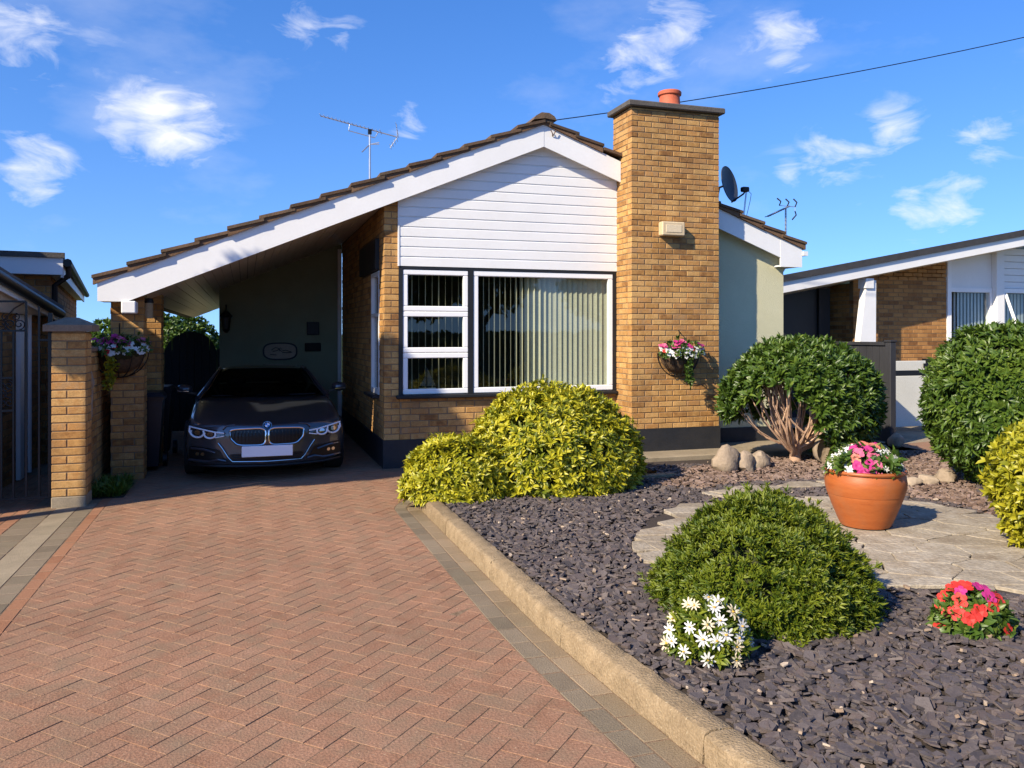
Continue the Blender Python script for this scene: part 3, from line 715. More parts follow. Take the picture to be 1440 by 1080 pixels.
# roof deck and tiles
for x0, x1, y0 in ((XEL + .02, XA, YB + .03), (XA, CXL - .004, YB + .03)): slope_slab('roof_deck', x0, x1, y0, 21, .05, .04, DARKW)
slope_slab('roof_deck', CXL - .004, CXR + .004, CYB, 21, .05, .04, DARKW); slope_slab('roof_deck', CXR + .004, XER - .03, YB + .03, 21, .05, .04, DARKW)
TL, TW, TT = .36, .33, .034
vt = 0; rest = MB()
def tile_row(xlow, dirx, sl, y0, row_first, last=None):
    """one course: lower edge at xlow, rising towards dirx"""
    global vt
    c = 1 / math.hypot(1, sl); Lx = (TL + .055) * c
    ztop = lambda x: zroof(x) + .052
    y = y0; n = 0
    while y < 21:
        w = TW if n else TW
        m = MB() if n == 0 else rest
        if n: m.cur = random.random() * .98 + .01
        xl, xh = xlow, xlow + dirx * Lx
        if dirx > 0: xh = min(xh, XA)
        else: xh = max(xh, XA)
        jz = random.gauss(0, .004)
        zl, zh = zroof(xl) + .068 + jz, zroof(xh) + .018 + jz
        V = [(xl, y + .003, zl - TT), (xh, y + .003, zh - TT), (xh, y + .003, zh), (xl, y + .003, zl), (xl, y + w - .003, zl - TT), (xh, y + w - .003, zh - TT), (xh, y + w - .003, zh), (xl, y + w - .003, zl)]
        m.add(V, [(0, 1, 2, 3), (7, 6, 5, 4), (0, 4, 5, 1), (3, 2, 6, 7), (0, 3, 7, 4), (1, 5, 6, 2)])
        if n == 0:
            o = m.build('verge_tile', TILE, house)
            b = MB(); b.cur = random.random(); zz = (zl - TT)
            b.add([(xl + dirx * .01, y + .02, zroof(xl) - .034), (xh, y + .02, zroof(xh) - .034), (xh, y + .02, zh - TT + .003), (xl + dirx * .01, y + .02, zl - TT + .003),
                   (xl + dirx * .01, y + .09, zroof(xl) - .034), (xh, y + .09, zroof(xh) - .034), (xh, y + .09, zh - TT + .003), (xl + dirx * .01, y + .09, zl - TT + .003)], [(0, 1, 2, 3), (7, 6, 5, 4), (0, 4, 5, 1), (3, 2, 6, 7), (0, 3, 7, 4), (1, 5, 6, 2)])
            b.build('mortar_bedding', TILEBED, o)
        y += w; n += 1
cl = 1 / math.hypot(1, SLL); x = XEL - .05
while x < XA - .05: tile_row(x, 1, SLL, YB - .05 + random.uniform(-.012, .012), 0); x += TL * cl
cr = 1 / math.hypot(1, SLR); x = XER + .04
while x > XA + .05:
    inside = CXL - .02 < x - .32 * cr / 2 < CXR + .02
    y0 = CYB + .02 if (x - TL * cr < CXR and x > CXL) else YB - .05 + random.uniform(-.012, .012)
    if y0 > 9.5 and x > CXR + .05:          # fill the strip in front, beside the stack
        m = MB(); xl, xh = x, CXR + .006; zl, zh = zroof(xl) + .058, zroof(xh) + .03
        m.prism([(xh, zh - TT), (xl, zl - TT), (xl, zl), (xh, zh)], YB - .04, CYB); m.build('verge_tile', TILE, house)
    if y0 > 9.5 and x - TL * cr < CXL - .05:
        m = MB(); xl, xh = CXL - .006, x - TL * cr; zl, zh = zroof(xl) + .058, zroof(xh) + .03
        m.prism([(xh, zh - TT), (xl, zl - TT), (xl, zl), (xh, zh)], YB - .045, CYB); m.build('verge_tile', TILE, house)
    tile_row(x, -1, SLR, y0, 0); x -= TL * cr
tag(rest.build('roof_tiles', TILE, house), kind='stuff')
y = YB - .06
while y < 21:
    m = MB(); pr = [(XA - .15, ZA + .005), (XA - .12, ZA + .055), (XA - .05, ZA + .098), (XA + .05, ZA + .098), (XA + .12, ZA + .06), (XA + .15, ZA + .012), (XA, ZA + .03)]
    m.prism(pr, y + .004, y + .45 - .004); m.build('ridge_tile', TILE, house); y += .45
B('gutter', WHITE, house, (XER + .0, XER + .075, YB - .02, 21, 2.66, 2.72))
m = MB(); m.tube([(7.20, YW + .12, 2.64), (7.19, YW + .12, 2.52), (7.13, YW + .12, 2.44), (7.13, YW + .12, .1)], .033); m.build('downpipe', WHITE, house, True)
m = MB(); m.tube([(1.50, 13.9, 3.0), (1.50, 13.9, .05)], .034); m.build('downpipe', UPVC, house, True)

# front window
WX0, WX1, WZ0, WZ1 = 1.742, 4.55, .86, 2.37
win = MB()
for b in ((WX0 - .02, WX1, YW - .014, YW + .07, WZ1 - .015, WZ1 + .015), (WX0 - .02, WX0 + .028, YW - .014, YW + .07, WZ0, WZ1 - .015), (WX1 - .035, CXL - .002, YW - .014, YW + .07, WZ0, WZ1 - .015) if False else (4.50, CXL - .002, YW - .014, YW + .07, WZ0, WZ1 - .015), (2.575, 2.635, YW - .014, YW + .07, WZ0, WZ1 - .015)): win.box(*b)
win = win.build('front_window', BLACK, house)
B('sill', BLACK, win, (1.69, CXL + .0 - .002, YW - .075, YW + .07, WZ0 - .045, WZ0 - .002), bev=.01)
def casement(x0, x1, z0, z1, t=.062, y=YW, parent=win, name='casement', plane=None):
    m = MB(); y0 = y - .008
    m.box(x0, x1, y0, y + .05, z1 - t, z1, bev=.008); m.box(x0, x1, y0, y + .05, z0, z0 + t, bev=.008); m.box(x0, x0 + t, y0 + .002, y + .048, z0 + t, z1 - t, bev=.008); m.box(x1 - t, x1, y0 + .002, y + .048, z0 + t, z1 - t, bev=.008)
    f = m.build(name, UPVC, parent)
    g = MB(); g.add([(x0 + t, y + .012, z0 + t), (x1 - t, y + .012, z0 + t), (x1 - t, y + .012, z1 - t), (x0 + t, y + .012, z1 - t)], [(0, 1, 2, 3)])
    g.build('pane', GLASS, parent); return f
zz = [WZ0 + .004, 1.36, 1.855, WZ1 - .017]
for a, b in zip(zz[:-1], zz[1:]): casement(1.772, 2.573, a, b - .004)
casement(2.637, 4.498, WZ0 + .004, WZ1 - .017, .066)
# vertical blinds
for i in range(25):
    x = 2.73 + i * .0705; tw = R(69 + 98 * min(1, max(0, (i - 6) / 7)) + random.uniform(-5, 5))
    m = MB(); w = .094 / 2; c, s = math.cos(tw) * w, math.sin(tw) * w; bow = .006; y0 = YW + .12
    V = []
    for z in (.90, 2.33):
        for k in (-1, -.4, .4, 1): V.append((x + c * k + bow * (1 - k * k) * math.sin(tw), y0 + s * k - bow * (1 - k * k) * math.cos(tw), z))
    m.add(V, [(0, 1, 5, 4), (1, 2, 6, 5), (2, 3, 7, 6)]); m.build('blind_slat', BLIND, win)
for i in range(9):
    x = 1.84 + i * .083; tw = R(72 + random.uniform(-5, 5)); w = .089 / 2; c, s = math.cos(tw) * w, math.sin(tw) * w; y0 = YW + .20; m = MB()
    m.add([(x - c, y0 - s, .90), (x + c, y0 + s, .90), (x + c, y0 + s, 2.33), (x - c, y0 - s, 2.33)], [(0, 1, 2, 3)]); m.build('blind_slat', BLIND, win)
# the room behind
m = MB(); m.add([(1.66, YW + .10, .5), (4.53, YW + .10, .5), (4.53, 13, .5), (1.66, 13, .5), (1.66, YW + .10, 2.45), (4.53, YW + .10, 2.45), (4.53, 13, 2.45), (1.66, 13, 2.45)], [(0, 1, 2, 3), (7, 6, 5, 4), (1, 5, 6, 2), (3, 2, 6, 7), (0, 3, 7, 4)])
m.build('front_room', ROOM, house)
B('window_board', UPVC, win, (1.745, 4.52, YW + .055, YW + .3, .845, .872))
# side window under the carport
sw = MB()
for b in ((1.548, 1.60, 9.99, 10.65, 2.30, 2.355), (1.548, 1.60, 9.99, 10.65, .84, .90), (1.548, 1.60, 9.99, 10.045, .90, 2.30), (1.548, 1.60, 10.595, 10.65, .90, 2.30), (1.548, 1.60, 10.045, 10.595, 1.80, 1.84)): sw.box(*b)
sw = sw.build('side_window', UPVC, house)
m = MB(); m.add([(1.585, 10.045, .9), (1.585, 10.595, .9), (1.585, 10.595, 2.3), (1.585, 10.045, 2.3)], [(0, 1, 2, 3)]); m.build('pane', GLASS, sw)
B('sill', BLACK, sw, (1.46, 1.60, 9.93, 10.70, .80, .838), bev=.006)
B('lintel_box', BLACK, house, (1.50, 1.60, 9.985, 11.44, 2.37, 2.75), bev=.01)

# ---- things on the house
ab = thing('alarm_box', (5.01, YC - .09, 2.80), 'cream alarm box fixed high on the chimney breast', 'alarm box')
a0, a1 = onY(931, 311, YC - .1), onY(963, 331, YC - .1)
m = MB(); m.box(a0.x, a1.x, YC - .11, YC - .002, a1.z - .01, a0.z, bev=.012); m.build('cover', CREAM, ab)
m = MB(); m.box(a0.x + .05, a1.x - .05, YC - .115, YC - .108, a1.z + .03, a0.z - .04, bev=.003); m.build('panel', M('cream_light', [(.66, .54, .36)], .5), ab)

def yagi(loc, base, label, L_=1.15, head=(-1, .25), tilt=.27, n=16, z=.95, group=None):
    t = thing('tv_aerial', (loc[0], loc[1], base), label, 'aerial', group)
    x, y, zt = loc
    m = MB(); m.tube([(x, y, base), (x, y, zt - .02)], .016); m.build('mast', METAL, t, True)
    d = Vector((head[0], head[1], tilt)).normalized(); s = Vector((-d.y, d.x, 0)).normalized()
    c = Vector((x, y, zt)); p0, p1 = c - d * (L_ * .36), c + d * (L_ * .64)
    m = MB(); m.tube([p0, p1], .009, 6); m.build('boom', METAL, t, True)
    for i in range(n):
        q = p0 + (p1 - p0) * (.22 + .78 * i / (n - 1)); m = MB(); l = .085 if i else .15
        m.tube([q - s * l + Vector((0, 0, .008)), q + s * l + Vector((0, 0, .008))], .0045, 5); m.build('element', METAL, t)
    up = d.cross(s)
    for k in (-1, 1):
        for j in range(4):
            q = p0 + up * (k * (.03 + .045 * j)) - d * (-.02 * j); m = MB(); m.tube([q - s * .16, q + s * .16], .004, 5); m.build('reflector_rod', METAL, t)
    m = MB(); m.tube([p0 - up * .18 + d * .06, p0, p0 + up * .18 + d * .06], .006, 5); m.build('reflector_frame', METAL, t)
    m = MB(); m.tube([c + d * .30 + Vector((0, 0, -.01)), c + d * .29 - up * .10 * (1 if up.z > 0 else -1), c - d * .10 - up * .10 * (1 if up.z > 0 else -1), c - d * .13], .007, 5); m.build('brace', METAL, t)
    b = c - Vector((0, 0, .05)); m = MB(); m.box(b.x - .025, b.x + .025, b.y - .025, b.y + .025, b.z - .02, b.z + .05); m.build('clamp', IRON, t)
    return t
mt_ = onY(520, 182, 12.0)
ya = yagi((mt_.x, 12.0, mt_.z), zroof(mt_.x) - .05, 'long television aerial on a mast above the carport roof slope')
cc = onY(520, 203, 12.0); s_ = Vector((-.25, -1, 0)).normalized()
for k, (dx, dz) in enumerate(((.13, .0), (.13, .025), (-.12, -.13))):
    m = MB(); m.tube([(cc.x, 12, cc.z), (cc.x + dx, 12 - .05, cc.z + dz)], .009 if k == 2 else .006, 6); m.build('side_arm', METAL, ya)
mt2 = onY(1105, 293, 9.9)
y2 = thing('tv_aerial', (mt2.x, 9.9, 2.8), 'small curved-rod aerial on a short pole at the right eaves', 'aerial')
m = MB(); m.tube([(mt2.x - .0, 9.9, zroof(7.1)), (mt2.x, 9.9, mt2.z)], .014); m.build('mast', METAL, y2, True)
e0, e1 = onY(1080, 304, 9.8), onY(1110, 290, 9.9)
m = MB(); m.tube([e0, e1], .013, 6); m.build('boom', METAL, y2)
for i in range(7):
    q = e0.lerp(e1, i / 6 * .7); m = MB(); m.tube([q + Vector((0, -.07, 0)), q + Vector((0, .07, 0))], .006, 5); m.build('element', IRON, y2)
for (xa, ya_), (xb, yb_) in (((1093, 279), (1096, 289)), ((1105, 280), (1107, 290)), ((1116, 280), (1118, 291)), ((1118, 297), (1114, 309))):
    p, q = onY(xa, ya_, 9.95), onY(xb, yb_, 9.9); m = MB(); m.tube([p, (p + q) / 2 + Vector((.006, -.05, 0)), q], .010, 6); m.build('curved_rod', IRON, y2)
m = MB(); m.tube([onY(1096, 289, 9.9), onY(1118, 291, 9.9)], .005, 5); m.tube([onY(1118, 291, 9.9), onY(1118, 297, 9.9)], .005, 5); m.build('cross_arm', METAL, y2)

# satellite dish
YD = 10.35
dc = onY(1022, 260, YD); ds = thing('satellite_dish', (dc.x, YD, zroof(dc.x)), 'dark grey satellite dish on the roof behind the chimney', 'satellite dish')
axd = Vector((.50, -.84, .20)).normalized(); e1_ = axd.cross(Vector((0, 0, 1))).normalized(); e2_ = e1_.cross(axd)
def dish_pt(r_, t, off=0): return dc + e1_ * (r_ * .235 * math.cos(t)) + e2_ * (r_ * .27 * math.sin(t)) + axd * (r_ * r_ * .05 + off)
V = []; n = 32; rings = [0.02, .3, .55, .8, .97, 1.0]
for off in (0, -.012):
    for r_ in rings:
        for k in range(n): V.append(dish_pt(r_, 2 * math.pi * k / n, off))
m = MB(); nr = len(rings); Fc = []
for s2 in (0, 1):
    b = s2 * nr * n
    Fc += [(b + i * n + k, b + i * n + (k + 1) % n, b + (i + 1) * n + (k + 1) % n, b + (i + 1) * n + k) for i in range(nr - 1) for k in range(n)]
Fc += [((nr - 1) * n + k, (nr - 1) * n + (k + 1) % n, nr * n + (nr - 1) * n + (k + 1) % n, nr * n + (nr - 1) * n + k) for k in range(n)]
m.add(V, Fc); m.build('reflector', DISH, ds, True)
lnb = onY(1048, 267, YD - .25)
m = MB(); m.tube([dish_pt(1.0, -math.pi / 2) - axd * .03, lnb + Vector((-.03, 0, -.06)), lnb + Vector((0, 0, -.02))], .012, 6); m.build('feed_arm', IRON, ds, True)
m = MB(); m.box(lnb.x - .06, lnb.x + .05, lnb.y - .04, lnb.y + .04, lnb.z - .03, lnb.z + .04, bev=.012); m.build('receiver', IRON, ds)
m = MB(); m.tube([dc - axd * .02, dc - axd * .12, (dc.x - .11, YD + .07, dc.z - .15), (dc.x - .11, YD + .07, zroof(dc.x - .11) - .02)], .018, 8); m.build('wall_bracket', IRON, ds, True)
st = onY(1043, 292, YD - .25); m = MB(); m.tube([lnb + Vector((.02, 0, -.02)), (st.x, YD - .25, zroof(st.x) + .03)], .011, 6); m.build('stay', METAL, ds, True)
m = MB(); m.tube([lnb + Vector((.03, 0, 0)), lnb + Vector((.10, 0, -.05)), lnb + Vector((.08, 0, -.16)), (st.x + .02, YD - .25, zroof(st.x) + .06)], .004, 5); m.build('cable', IRON, ds, True)

# telephone wire and its pole out on the right
w0, w1 = Vector((3.75, 10.3, 4.42)), Vector((17.0, 8.0, 7.75)); pts = []
for i in range(25): t = i / 24; p = w0.lerp(w1, t); p.z -= .55 * 4 * t * (1 - t) * .5; pts.append(p)
m = MB(); m.tube(pts, .007, 5)
tag(m.build('telephone_wire', IRON), 'thin black telephone wire crossing the sky above the chimney', 'wire')
tp = thing('telegraph_pole', (17.0, 8.0, 0), 'tall wooden telegraph pole carrying the telephone wire', 'pole')
m = MB(); m.tube([(17, 8, -.1), (17, 8, 4), (17, 8, 8.1)], [.14, .12, .10], 12); m.build('shaft', M('pole_wood', [(.09, .06, .04), (.15, .10, .07)], .9, 6, 0, .4, 40), tp, True)
m = MB(); m.lathe([(.05, 0), (.06, .05), (.03, .10)], (17, 7.87, 7.7), 10); m.build('insulator', WHITE, tp, True)
bk = onY(777, 185, YB); hk = thing('wire_hook', (bk.x, YB, bk.z), 'small rusty hook screwed to the gable point', 'hook')
for s2 in (-1, 1):
    m = MB(); m.tube([(bk.x, YB - .004, bk.z - .06), (bk.x + s2 * .012, YB - .03, bk.z - .03), (bk.x + s2 * .035, YB - .03, bk.z + .01)], .006, 6); m.build('prong', M('rust', [(.12, .06, .03)], .8), hk)
m = MB(); m.tube([(bk.x, YB - .003, bk.z + .08), (bk.x, YB - .02, bk.z + .04)], .012, 8); m.build('plate', M('rust_plate', [(.16, .12, .09)], .8), hk)

# ================================================================== LEFT: gate pier, iron gate, boundary wall, neighbour's garage
pier = thing('gate_pier', (-1.535, 8.4, 0), 'freestanding buff brick gate pier with a stone cap beside the iron gate', 'gate pier')
PX0, PX1, PY0, PY1 = -1.675, -1.395, 8.36, 8.66
pb = []; z = .10; c = 0
while z < 1.57:            # stretcher-and-header courses
    for (o, a, l) in (((PX0, PY0), 0, PX1 - PX0), ((PX1, PY0 + .1125), R(90), PY1 - PY0 - .1125), ((PX0, PY1), R(-90), PY1 - PY0 - .1125)):
        if a == 0: segs = [(0, l)] if c % 2 else [(0, .122), (.134, l)]
        else: segs = [(0, l)]
        for s0, s1 in segs:
            mdl = (s0 + s1) / 2; pb.append((Vector((o[0] + math.cos(a) * mdl, o[1] + math.sin(a) * mdl, z + .032)), a + random.gauss(0, .004), s1 - s0, .064, .1025))
    z += .075; c += 1
set_bricks(pb, pier, BRICK)
B('mortar_core', MORTAR, pier, (PX0 + .006, PX1 - .006, PY0 + .006, PY1 - .006, .0, 1.605))
B('concrete_foot', CONC, pier, (PX0 - .003, PX1 + .003, PY0 - .003, PY1 + .003, -.05, .095), bev=.006)
m = MB(); cx, cy = (PX0 + PX1) / 2, (PY0 + PY1) / 2; a, b = .20, .205
m.add([(cx - a, cy - b, 1.606), (cx + a, cy - b, 1.606), (cx + a, cy + b, 1.606), (cx - a, cy + b, 1.606), (cx - a, cy - b, 1.665), (cx + a, cy - b, 1.665), (cx + a, cy + b, 1.665), (cx - a, cy + b, 1.665), (cx - .04, cy - .05, 1.735), (cx + .05, cy - .05, 1.735), (cx + .05, cy + .05, 1.735), (cx - .04, cy + .05, 1.735)],
      [(3, 2, 1, 0), (0, 1, 5, 4), (1, 2, 6, 5), (2, 3, 7, 6), (3, 0, 4, 7), (4, 5, 9, 8), (5, 6, 10, 9), (6, 7, 11, 10), (7, 4, 8, 11), (8, 9, 10, 11)])
m.build('cap_stone', CAPST, pier)

bw = thing('boundary_wall', (-1.56, 9.3, 0), 'shaded buff brick boundary wall between the gate pier and the carport', 'wall')
rec = lay((-1.48, 8.68), R(90), 3.3, .0, 1.40, off=.06)
set_bricks(rec, bw, BRICK, 150)
B('mortar_core', MORTAR, bw, (-1.62, -1.486, 8.68, 11.98, -.05, 1.398)); B('coping', CAPST, bw, (-1.64, -1.465, 8.68, 11.98, 1.402, 1.45), bev=.008)
pl = thing('relief_plaque', (-1.475, 9.05, .9), 'pale moulded leaf relief hung on the shaded boundary wall', 'plaque')
m = MB()
for k in range(7):
    t = R(-50 + 100 * k / 6); p = Vector((-1.474, 9.1, 1.02)); q = p + Vector((0, math.sin(t) * .12, math.cos(t) * .20)); m.tube([p, (p + q) / 2 + Vector((.02, 0, 0)), q], [.014, .012, .004], 6)
m.tube([(-1.474, 9.1, .72), (-1.465, 9.1, 1.02)], [.01, .018], 6); m.build('leaf_fan', STONE, pl, True)
m = MB(); m.box(-1.482, -1.470, 9.0, 9.2, .74, .98, bev=.005); m.build('tablet', STONE, pl)

gate = thing('iron_gate', (-2.2, 8.42, .08), 'black wrought iron gate with scrollwork hung from the gate pier', 'gate')
YG = 8.45
def gx(px): return onY(px, 500, YG).x
def gz(py): return onY(30, py, YG).z
def vbar(px, y0, y1, r_=.008): m = MB(); m.bar((gx(px), YG, gz(y1)), (gx(px), YG, gz(y0)), r_ * 2); m.build('bar', IRON, gate)
m = MB(); m.bar((gx(71), YG, .09), (gx(71), YG, gz(440)), .035); m.build('hanging_stile', IRON, gate)
for px, y0, y1 in ((55, 431, 700), (37, 424, 701), (19, 465, 702), (2, 465, 702), (-15, 424, 703), (-33, 465, 703), (-50, 465, 703)): vbar(px, y0, y1)
for (xa, xb, py) in ((-68, 71, 701), (-15, 37, 465), (-15, 37, 424), (-15, 20, 531), (-15, 20, 577), (55, 71, 478)):
    m = MB(); m.bar((gx(xa), YG, gz(py)), (gx(xb), YG, gz(py)), .018); m.build('rail', IRON, gate)
def scroll(cx, cy, r_, turns=1.4, s=1, a0=0):
    m = MB(); pts = []
    for k in range(26):
        t = k / 25; a = a0 + s * t * turns * 2 * math.pi; rr = r_ * (1 - .78 * t); pts.append((gx(cx) + rr * math.cos(a), YG, gz(cy) + rr * math.sin(a)))
    m.tube(pts, .0055, 6); m.build('scroll', IRON, gate, True)
for sx in (3, 13): 
    for sy, s2 in ((542, 1), (554, -1), (566, 1)): scroll(sx, sy, .042, 1.3, s2 if sx == 3 else -s2, math.pi / 2)
for sx, s2 in ((2, 1), (14, -1), (27, 1)): scroll(sx, 456, .05, 1.4, s2, -math.pi / 2)
for sx, s2 in ((8, 1), (22, -1)): scroll(sx, 446, .035, 1.2, s2, math.pi / 2)
m = MB(); m.tube([(gx(37), YG, gz(424)), (gx(20), YG, gz(434)), (gx(4), YG, gz(452))], .007, 6); m.build('top_curve', IRON, gate, True)

# neighbour's garage, turned a little
RA = R(8); NC = Vector((-2.27, 11.3))            # front right corner of the main block
def nb(u, v): return (NC.x + math.cos(RA) * u - math.sin(RA) * v, NC.y + math.sin(RA) * u + math.cos(RA) * v)
nbh = thing('neighbour_garage', (-4, 12, 0), 'flat roofed buff brick garage with white fascia behind the iron gate', 'garage')
def nbox(name, mat, u0, u1, v0, v1, z0, z1, parent=nbh):
    m = MB(); V = [(*nb(u, v), z) for z in (z0, z1) for v in (v0, v1) for u in (u0, u1)]
    m.add(V, [(0, 2, 3, 1), (4, 5, 7, 6), (0, 1, 5, 4), (2, 6, 7, 3), (0, 4, 6, 2), (1, 3, 7, 5)]); return m.build(name, mat, parent)
rec = lay(nb(-5, 0), RA, 5.0, 0, 2.30) + lay(nb(0, .1125), RA + R(90), 8.0, 0, 2.30, off=.05)
nbox('mortar_core', MORTAR, -5, -.006, .006, 8.1, -.05, 2.299)
nbox('fascia', WHITE, -5.3, .14, -.22, -.19, 2.30, 2.50); nbox('fascia', WHITE, .115, .142, -.19, 8.3, 2.27, 2.46); nbox('soffit', WHITE, -5.3, .112, -.188, 8.3, 2.301, 2.32)
nbox('flat_roof', LEAD, -5.3, .13, -.16, 8.3, 2.48, 2.555); nbox('roof_edge', LEAD, -5.32, .16, -.25, -.165, 2.503, 2.565)
m = MB(); m.tube([(*nb(.19, -.2), 2.45), (*nb(.19, 8.3), 2.42)], .05, 8); m.build('gutter', IRON, nbh, True)
m = MB(); m.tube([(*nb(.19, -.02), 2.43), (*nb(.19, -.02), 2.30), (*nb(.04, .02), 2.18), (*nb(.04, .02), 1.60)], .035, 8); m.build('downpipe', IRON, nbh, True)
# lower wing with black gutter, nearer the gate
WX = -2.36
recw = lay((WX, 8.25), R(90), 2.97, 0, 1.80, off=.1)
set_bricks(rec + recw, nbh, NBRICK, 200)
B('mortar_core', MORTAR, nbh, (WX - .09, WX - .006, 8.25, 11.22, -.05, 1.80))
g0, g1 = Vector((-2.14, 8.2, 2.15)), Vector((-2.14, 11.2, 1.83))
m = MB(); m.tube([g0, g1], .055, 10); m.build('gutter', IRON, nbh, True)
m = MB(); m.add([(-2.17, 8.2, 2.04), (-2.17, 11.2, 1.74), (-2.17, 11.2, 1.86), (-2.17, 8.2, 2.16), (-2.19, 8.2, 2.04), (-2.19, 11.2, 1.74), (-2.19, 11.2, 1.86), (-2.19, 8.2, 2.16)], [(0, 1, 2, 3), (7, 6, 5, 4), (0, 4, 5, 1), (3, 2, 6, 7), (0, 3, 7, 4), (1, 5, 6, 2)]); m.build('eaves_board', WHITE, nbh)
m = MB(); V = [(x, y, (2.20 if y < 9 else 1.89) + dz + (.30 if x < -3 else 0)) for dz in (-.03, .03) for y in (8.18, 11.25) for x in (-4.6, -2.12)]
m.add(V, [(0, 2, 3, 1), (4, 5, 7, 6), (0, 1, 5, 4), (2, 6, 7, 3), (0, 4, 6, 2), (1, 3, 7, 5)]); m.build('wing_roof', LEAD, nbh)
m = MB(); m.add([(WX - .02, 8.2, 1.8), (WX - .02, 11.2, 1.8), (-2.19, 11.2, 1.80), (-2.19, 8.2, 2.08)], [(0, 1, 2, 3)]); m.build('wing_soffit', SOFF, nbh)
B('wing_upper_wall', NBRICK, nbh, (WX - .09, WX - .01, 8.25, 11.2, 1.8, 1.86))
B('door_post', WHITE, nbh, (WX + .002, WX + .05, 10.05, 10.22, 0, 1.79), bev=.006)
m = MB(); m.tube([(WX + .045, 10.42, 0.03), (WX + .045, 10.42, 1.8)], .03, 8); m.build('downpipe', UPVC, nbh, True)

lh = thing('carport_shade_house', (-6, 9.5, 0), 'unseen brick house added left of the iron gate to shade the carport', 'house')  # house added out of view; its shadow keeps the car and carport dark
B('wall', NBRICK, lh, (-9.0, -3.62, 7.45, 13.6, -.05, 3.42))
m = MB(); m.prism([(-9.4, 3.42), (-3.6, 3.42), (-3.6, 3.52), (-6.5, 4.3), (-9.4, 3.52)], 7.4, 13.8); m.build('roof', TILE, lh)
B('rear_shade_block', NBRICK, lh, (-8.9, -3.63, 11.0, 13.55, 3.53, 5.0))  # upper block added to keep a sun patch off the carport back wall
B('door', BLACK, lh, (-5.6, -4.7, 7.40, 7.448, 0, 2.05))
for x0, x1, z0, z1 in ((-8.2, -6.4, .9, 2.1),):
    wf = B('window', UPVC, lh, (x0, x1, 7.40, 7.448, z0, z1)); B('pane', BLIND, wf, (x0 + .1, x1 - .1, 7.39, 7.399, z0 + .1, z1 - .1))

# ================================================================== CARPORT CONTENTS
ag = thing('arched_gate', (-.8, 14.0, 0), 'dark round-topped timber gate at the back of the carport', 'gate')
gxl, gxr = onY(231, 500, 14.0).x, onY(305, 500, 14.0).x; gc, gr = (gxl + gxr) / 2, (gxr - gxl) / 2
n = 7
for i in range(n):
    x0, x1 = gxl + (gxr - gxl) * i / n, gxl + (gxr - gxl) * (i + 1) / n
    zt = lambda x: 1.22 + .40 * math.sqrt(max(0, 1 - ((x - gc) / (gr * 1.02)) ** 2))
    m = MB(); m.prism([(x0 + .003, .04), (x1 - .003, .04), (x1 - .003, zt(x1 - .003)), ((x0 + x1) / 2, zt((x0 + x1) / 2)), (x0 + .003, zt(x0 + .003))], 14.0, 14.035, inset=.004); m.build('plank', DARKW, ag)
m = MB(); m.prism([(gxl + .01, .06), (gxr - .01, .06), (gxr - .01, 1.22), (gc, 1.58), (gxl + .01, 1.22)], 14.04, 14.06); m.build('back_board', DARKW, ag)
m = MB(); m.box(gxl - .06, gxl - .003, 13.98, 14.06, 0, 1.35); m.build('post', DARKW, ag); m = MB(); m.box(gxr + .003, gxr + .04, 13.98, 13.995, 0, 1.35); m.build('post', DARKW, ag)
m = MB(); m.tube([(gc - .1, 13.99, 1.05), (gc - .02, 13.97, 1.05)], .012, 8); m.build('latch', IRON, ag)
op = thing('oval_plaque', (.55, 13.95, 1.3), 'oval cream house plaque with a dark rim on the carport wall', 'plaque')
pc = onY(394, 494, 13.97); PLQ = M('plaque_cream', [(.42, .33, .24), (.52, .42, .32)], .6)
def oval(r1, r2, y0, y1, mat, name, p=2.6, par=op):
    m = MB(); m.prism([(pc.x + r1 * abs(math.cos(t)) ** (2 / p) * (1 if math.cos(t) > 0 else -1), pc.z + r2 * abs(math.sin(t)) ** (2 / p) * (1 if math.sin(t) > 0 else -1)) for t in [2 * math.pi * k / 36 for k in range(36)]], y0, y1); return m.build(name, mat, par)
oval(.275, .145, 13.965, 13.995, BLACK, 'rim', 3); oval(.25, .122, 13.958, 13.964, PLQ, 'face', 3)
m = MB()
for q in ([(-.14, .02), (-.08, .06), (-.03, .05), (.02, .0), (.08, .02), (.17, -.01)], [(-.12, .0), (-.05, .01), (-.02, .04)], [(-.02, .0), (.0, .06), (.03, .03)], [(.03, -.02), (.12, -.025), (.19, -.015)], [(-.16, -.05), (-.06, -.06)]):
    m.tube([(pc.x + a, 13.955, pc.z + b) for a, b in q], .006, 5)
m.build('drawing', BLACK, op)
sc_ = thing('hanging_lantern', (-.26, 13.8, 1.9), 'dark iron lantern on a bracket by the carport back wall', 'lantern')
lp = onY(318, 452, 13.8)
m = MB(); m.lathe([(.02, .17), (.09, .10), (.10, .08), (.075, .06), (.05, -.12), (.06, -.13), (.02, -.18)], (lp.x, 13.8, lp.z), 6); m.build('lantern_body', IRON, sc_)
m = MB(); m.tube([(lp.x, 13.8, lp.z + .15), (lp.x, 13.8, lp.z + .26), (lp.x, 13.99, lp.z + .26)], .012, 6); m.build('bracket', IRON, sc_)
vb = thing('meter_box', (.95, 13.95, 1.5), 'small dark wall box fixed above the parked car', 'meter box')
q = onY(440, 462, 13.97); m = MB(); m.box(q.x - .10, q.x + .10, 13.93, 13.998, q.z - .11, q.z + .11, bev=.01); m.build('box', BLACK, vb); m = MB(); m.box(q.x - .13, q.x + .13, 13.96, 13.998, q.z - .38, q.z - .24, bev=.01); m.build('shelf_panel', DARKW, vb)
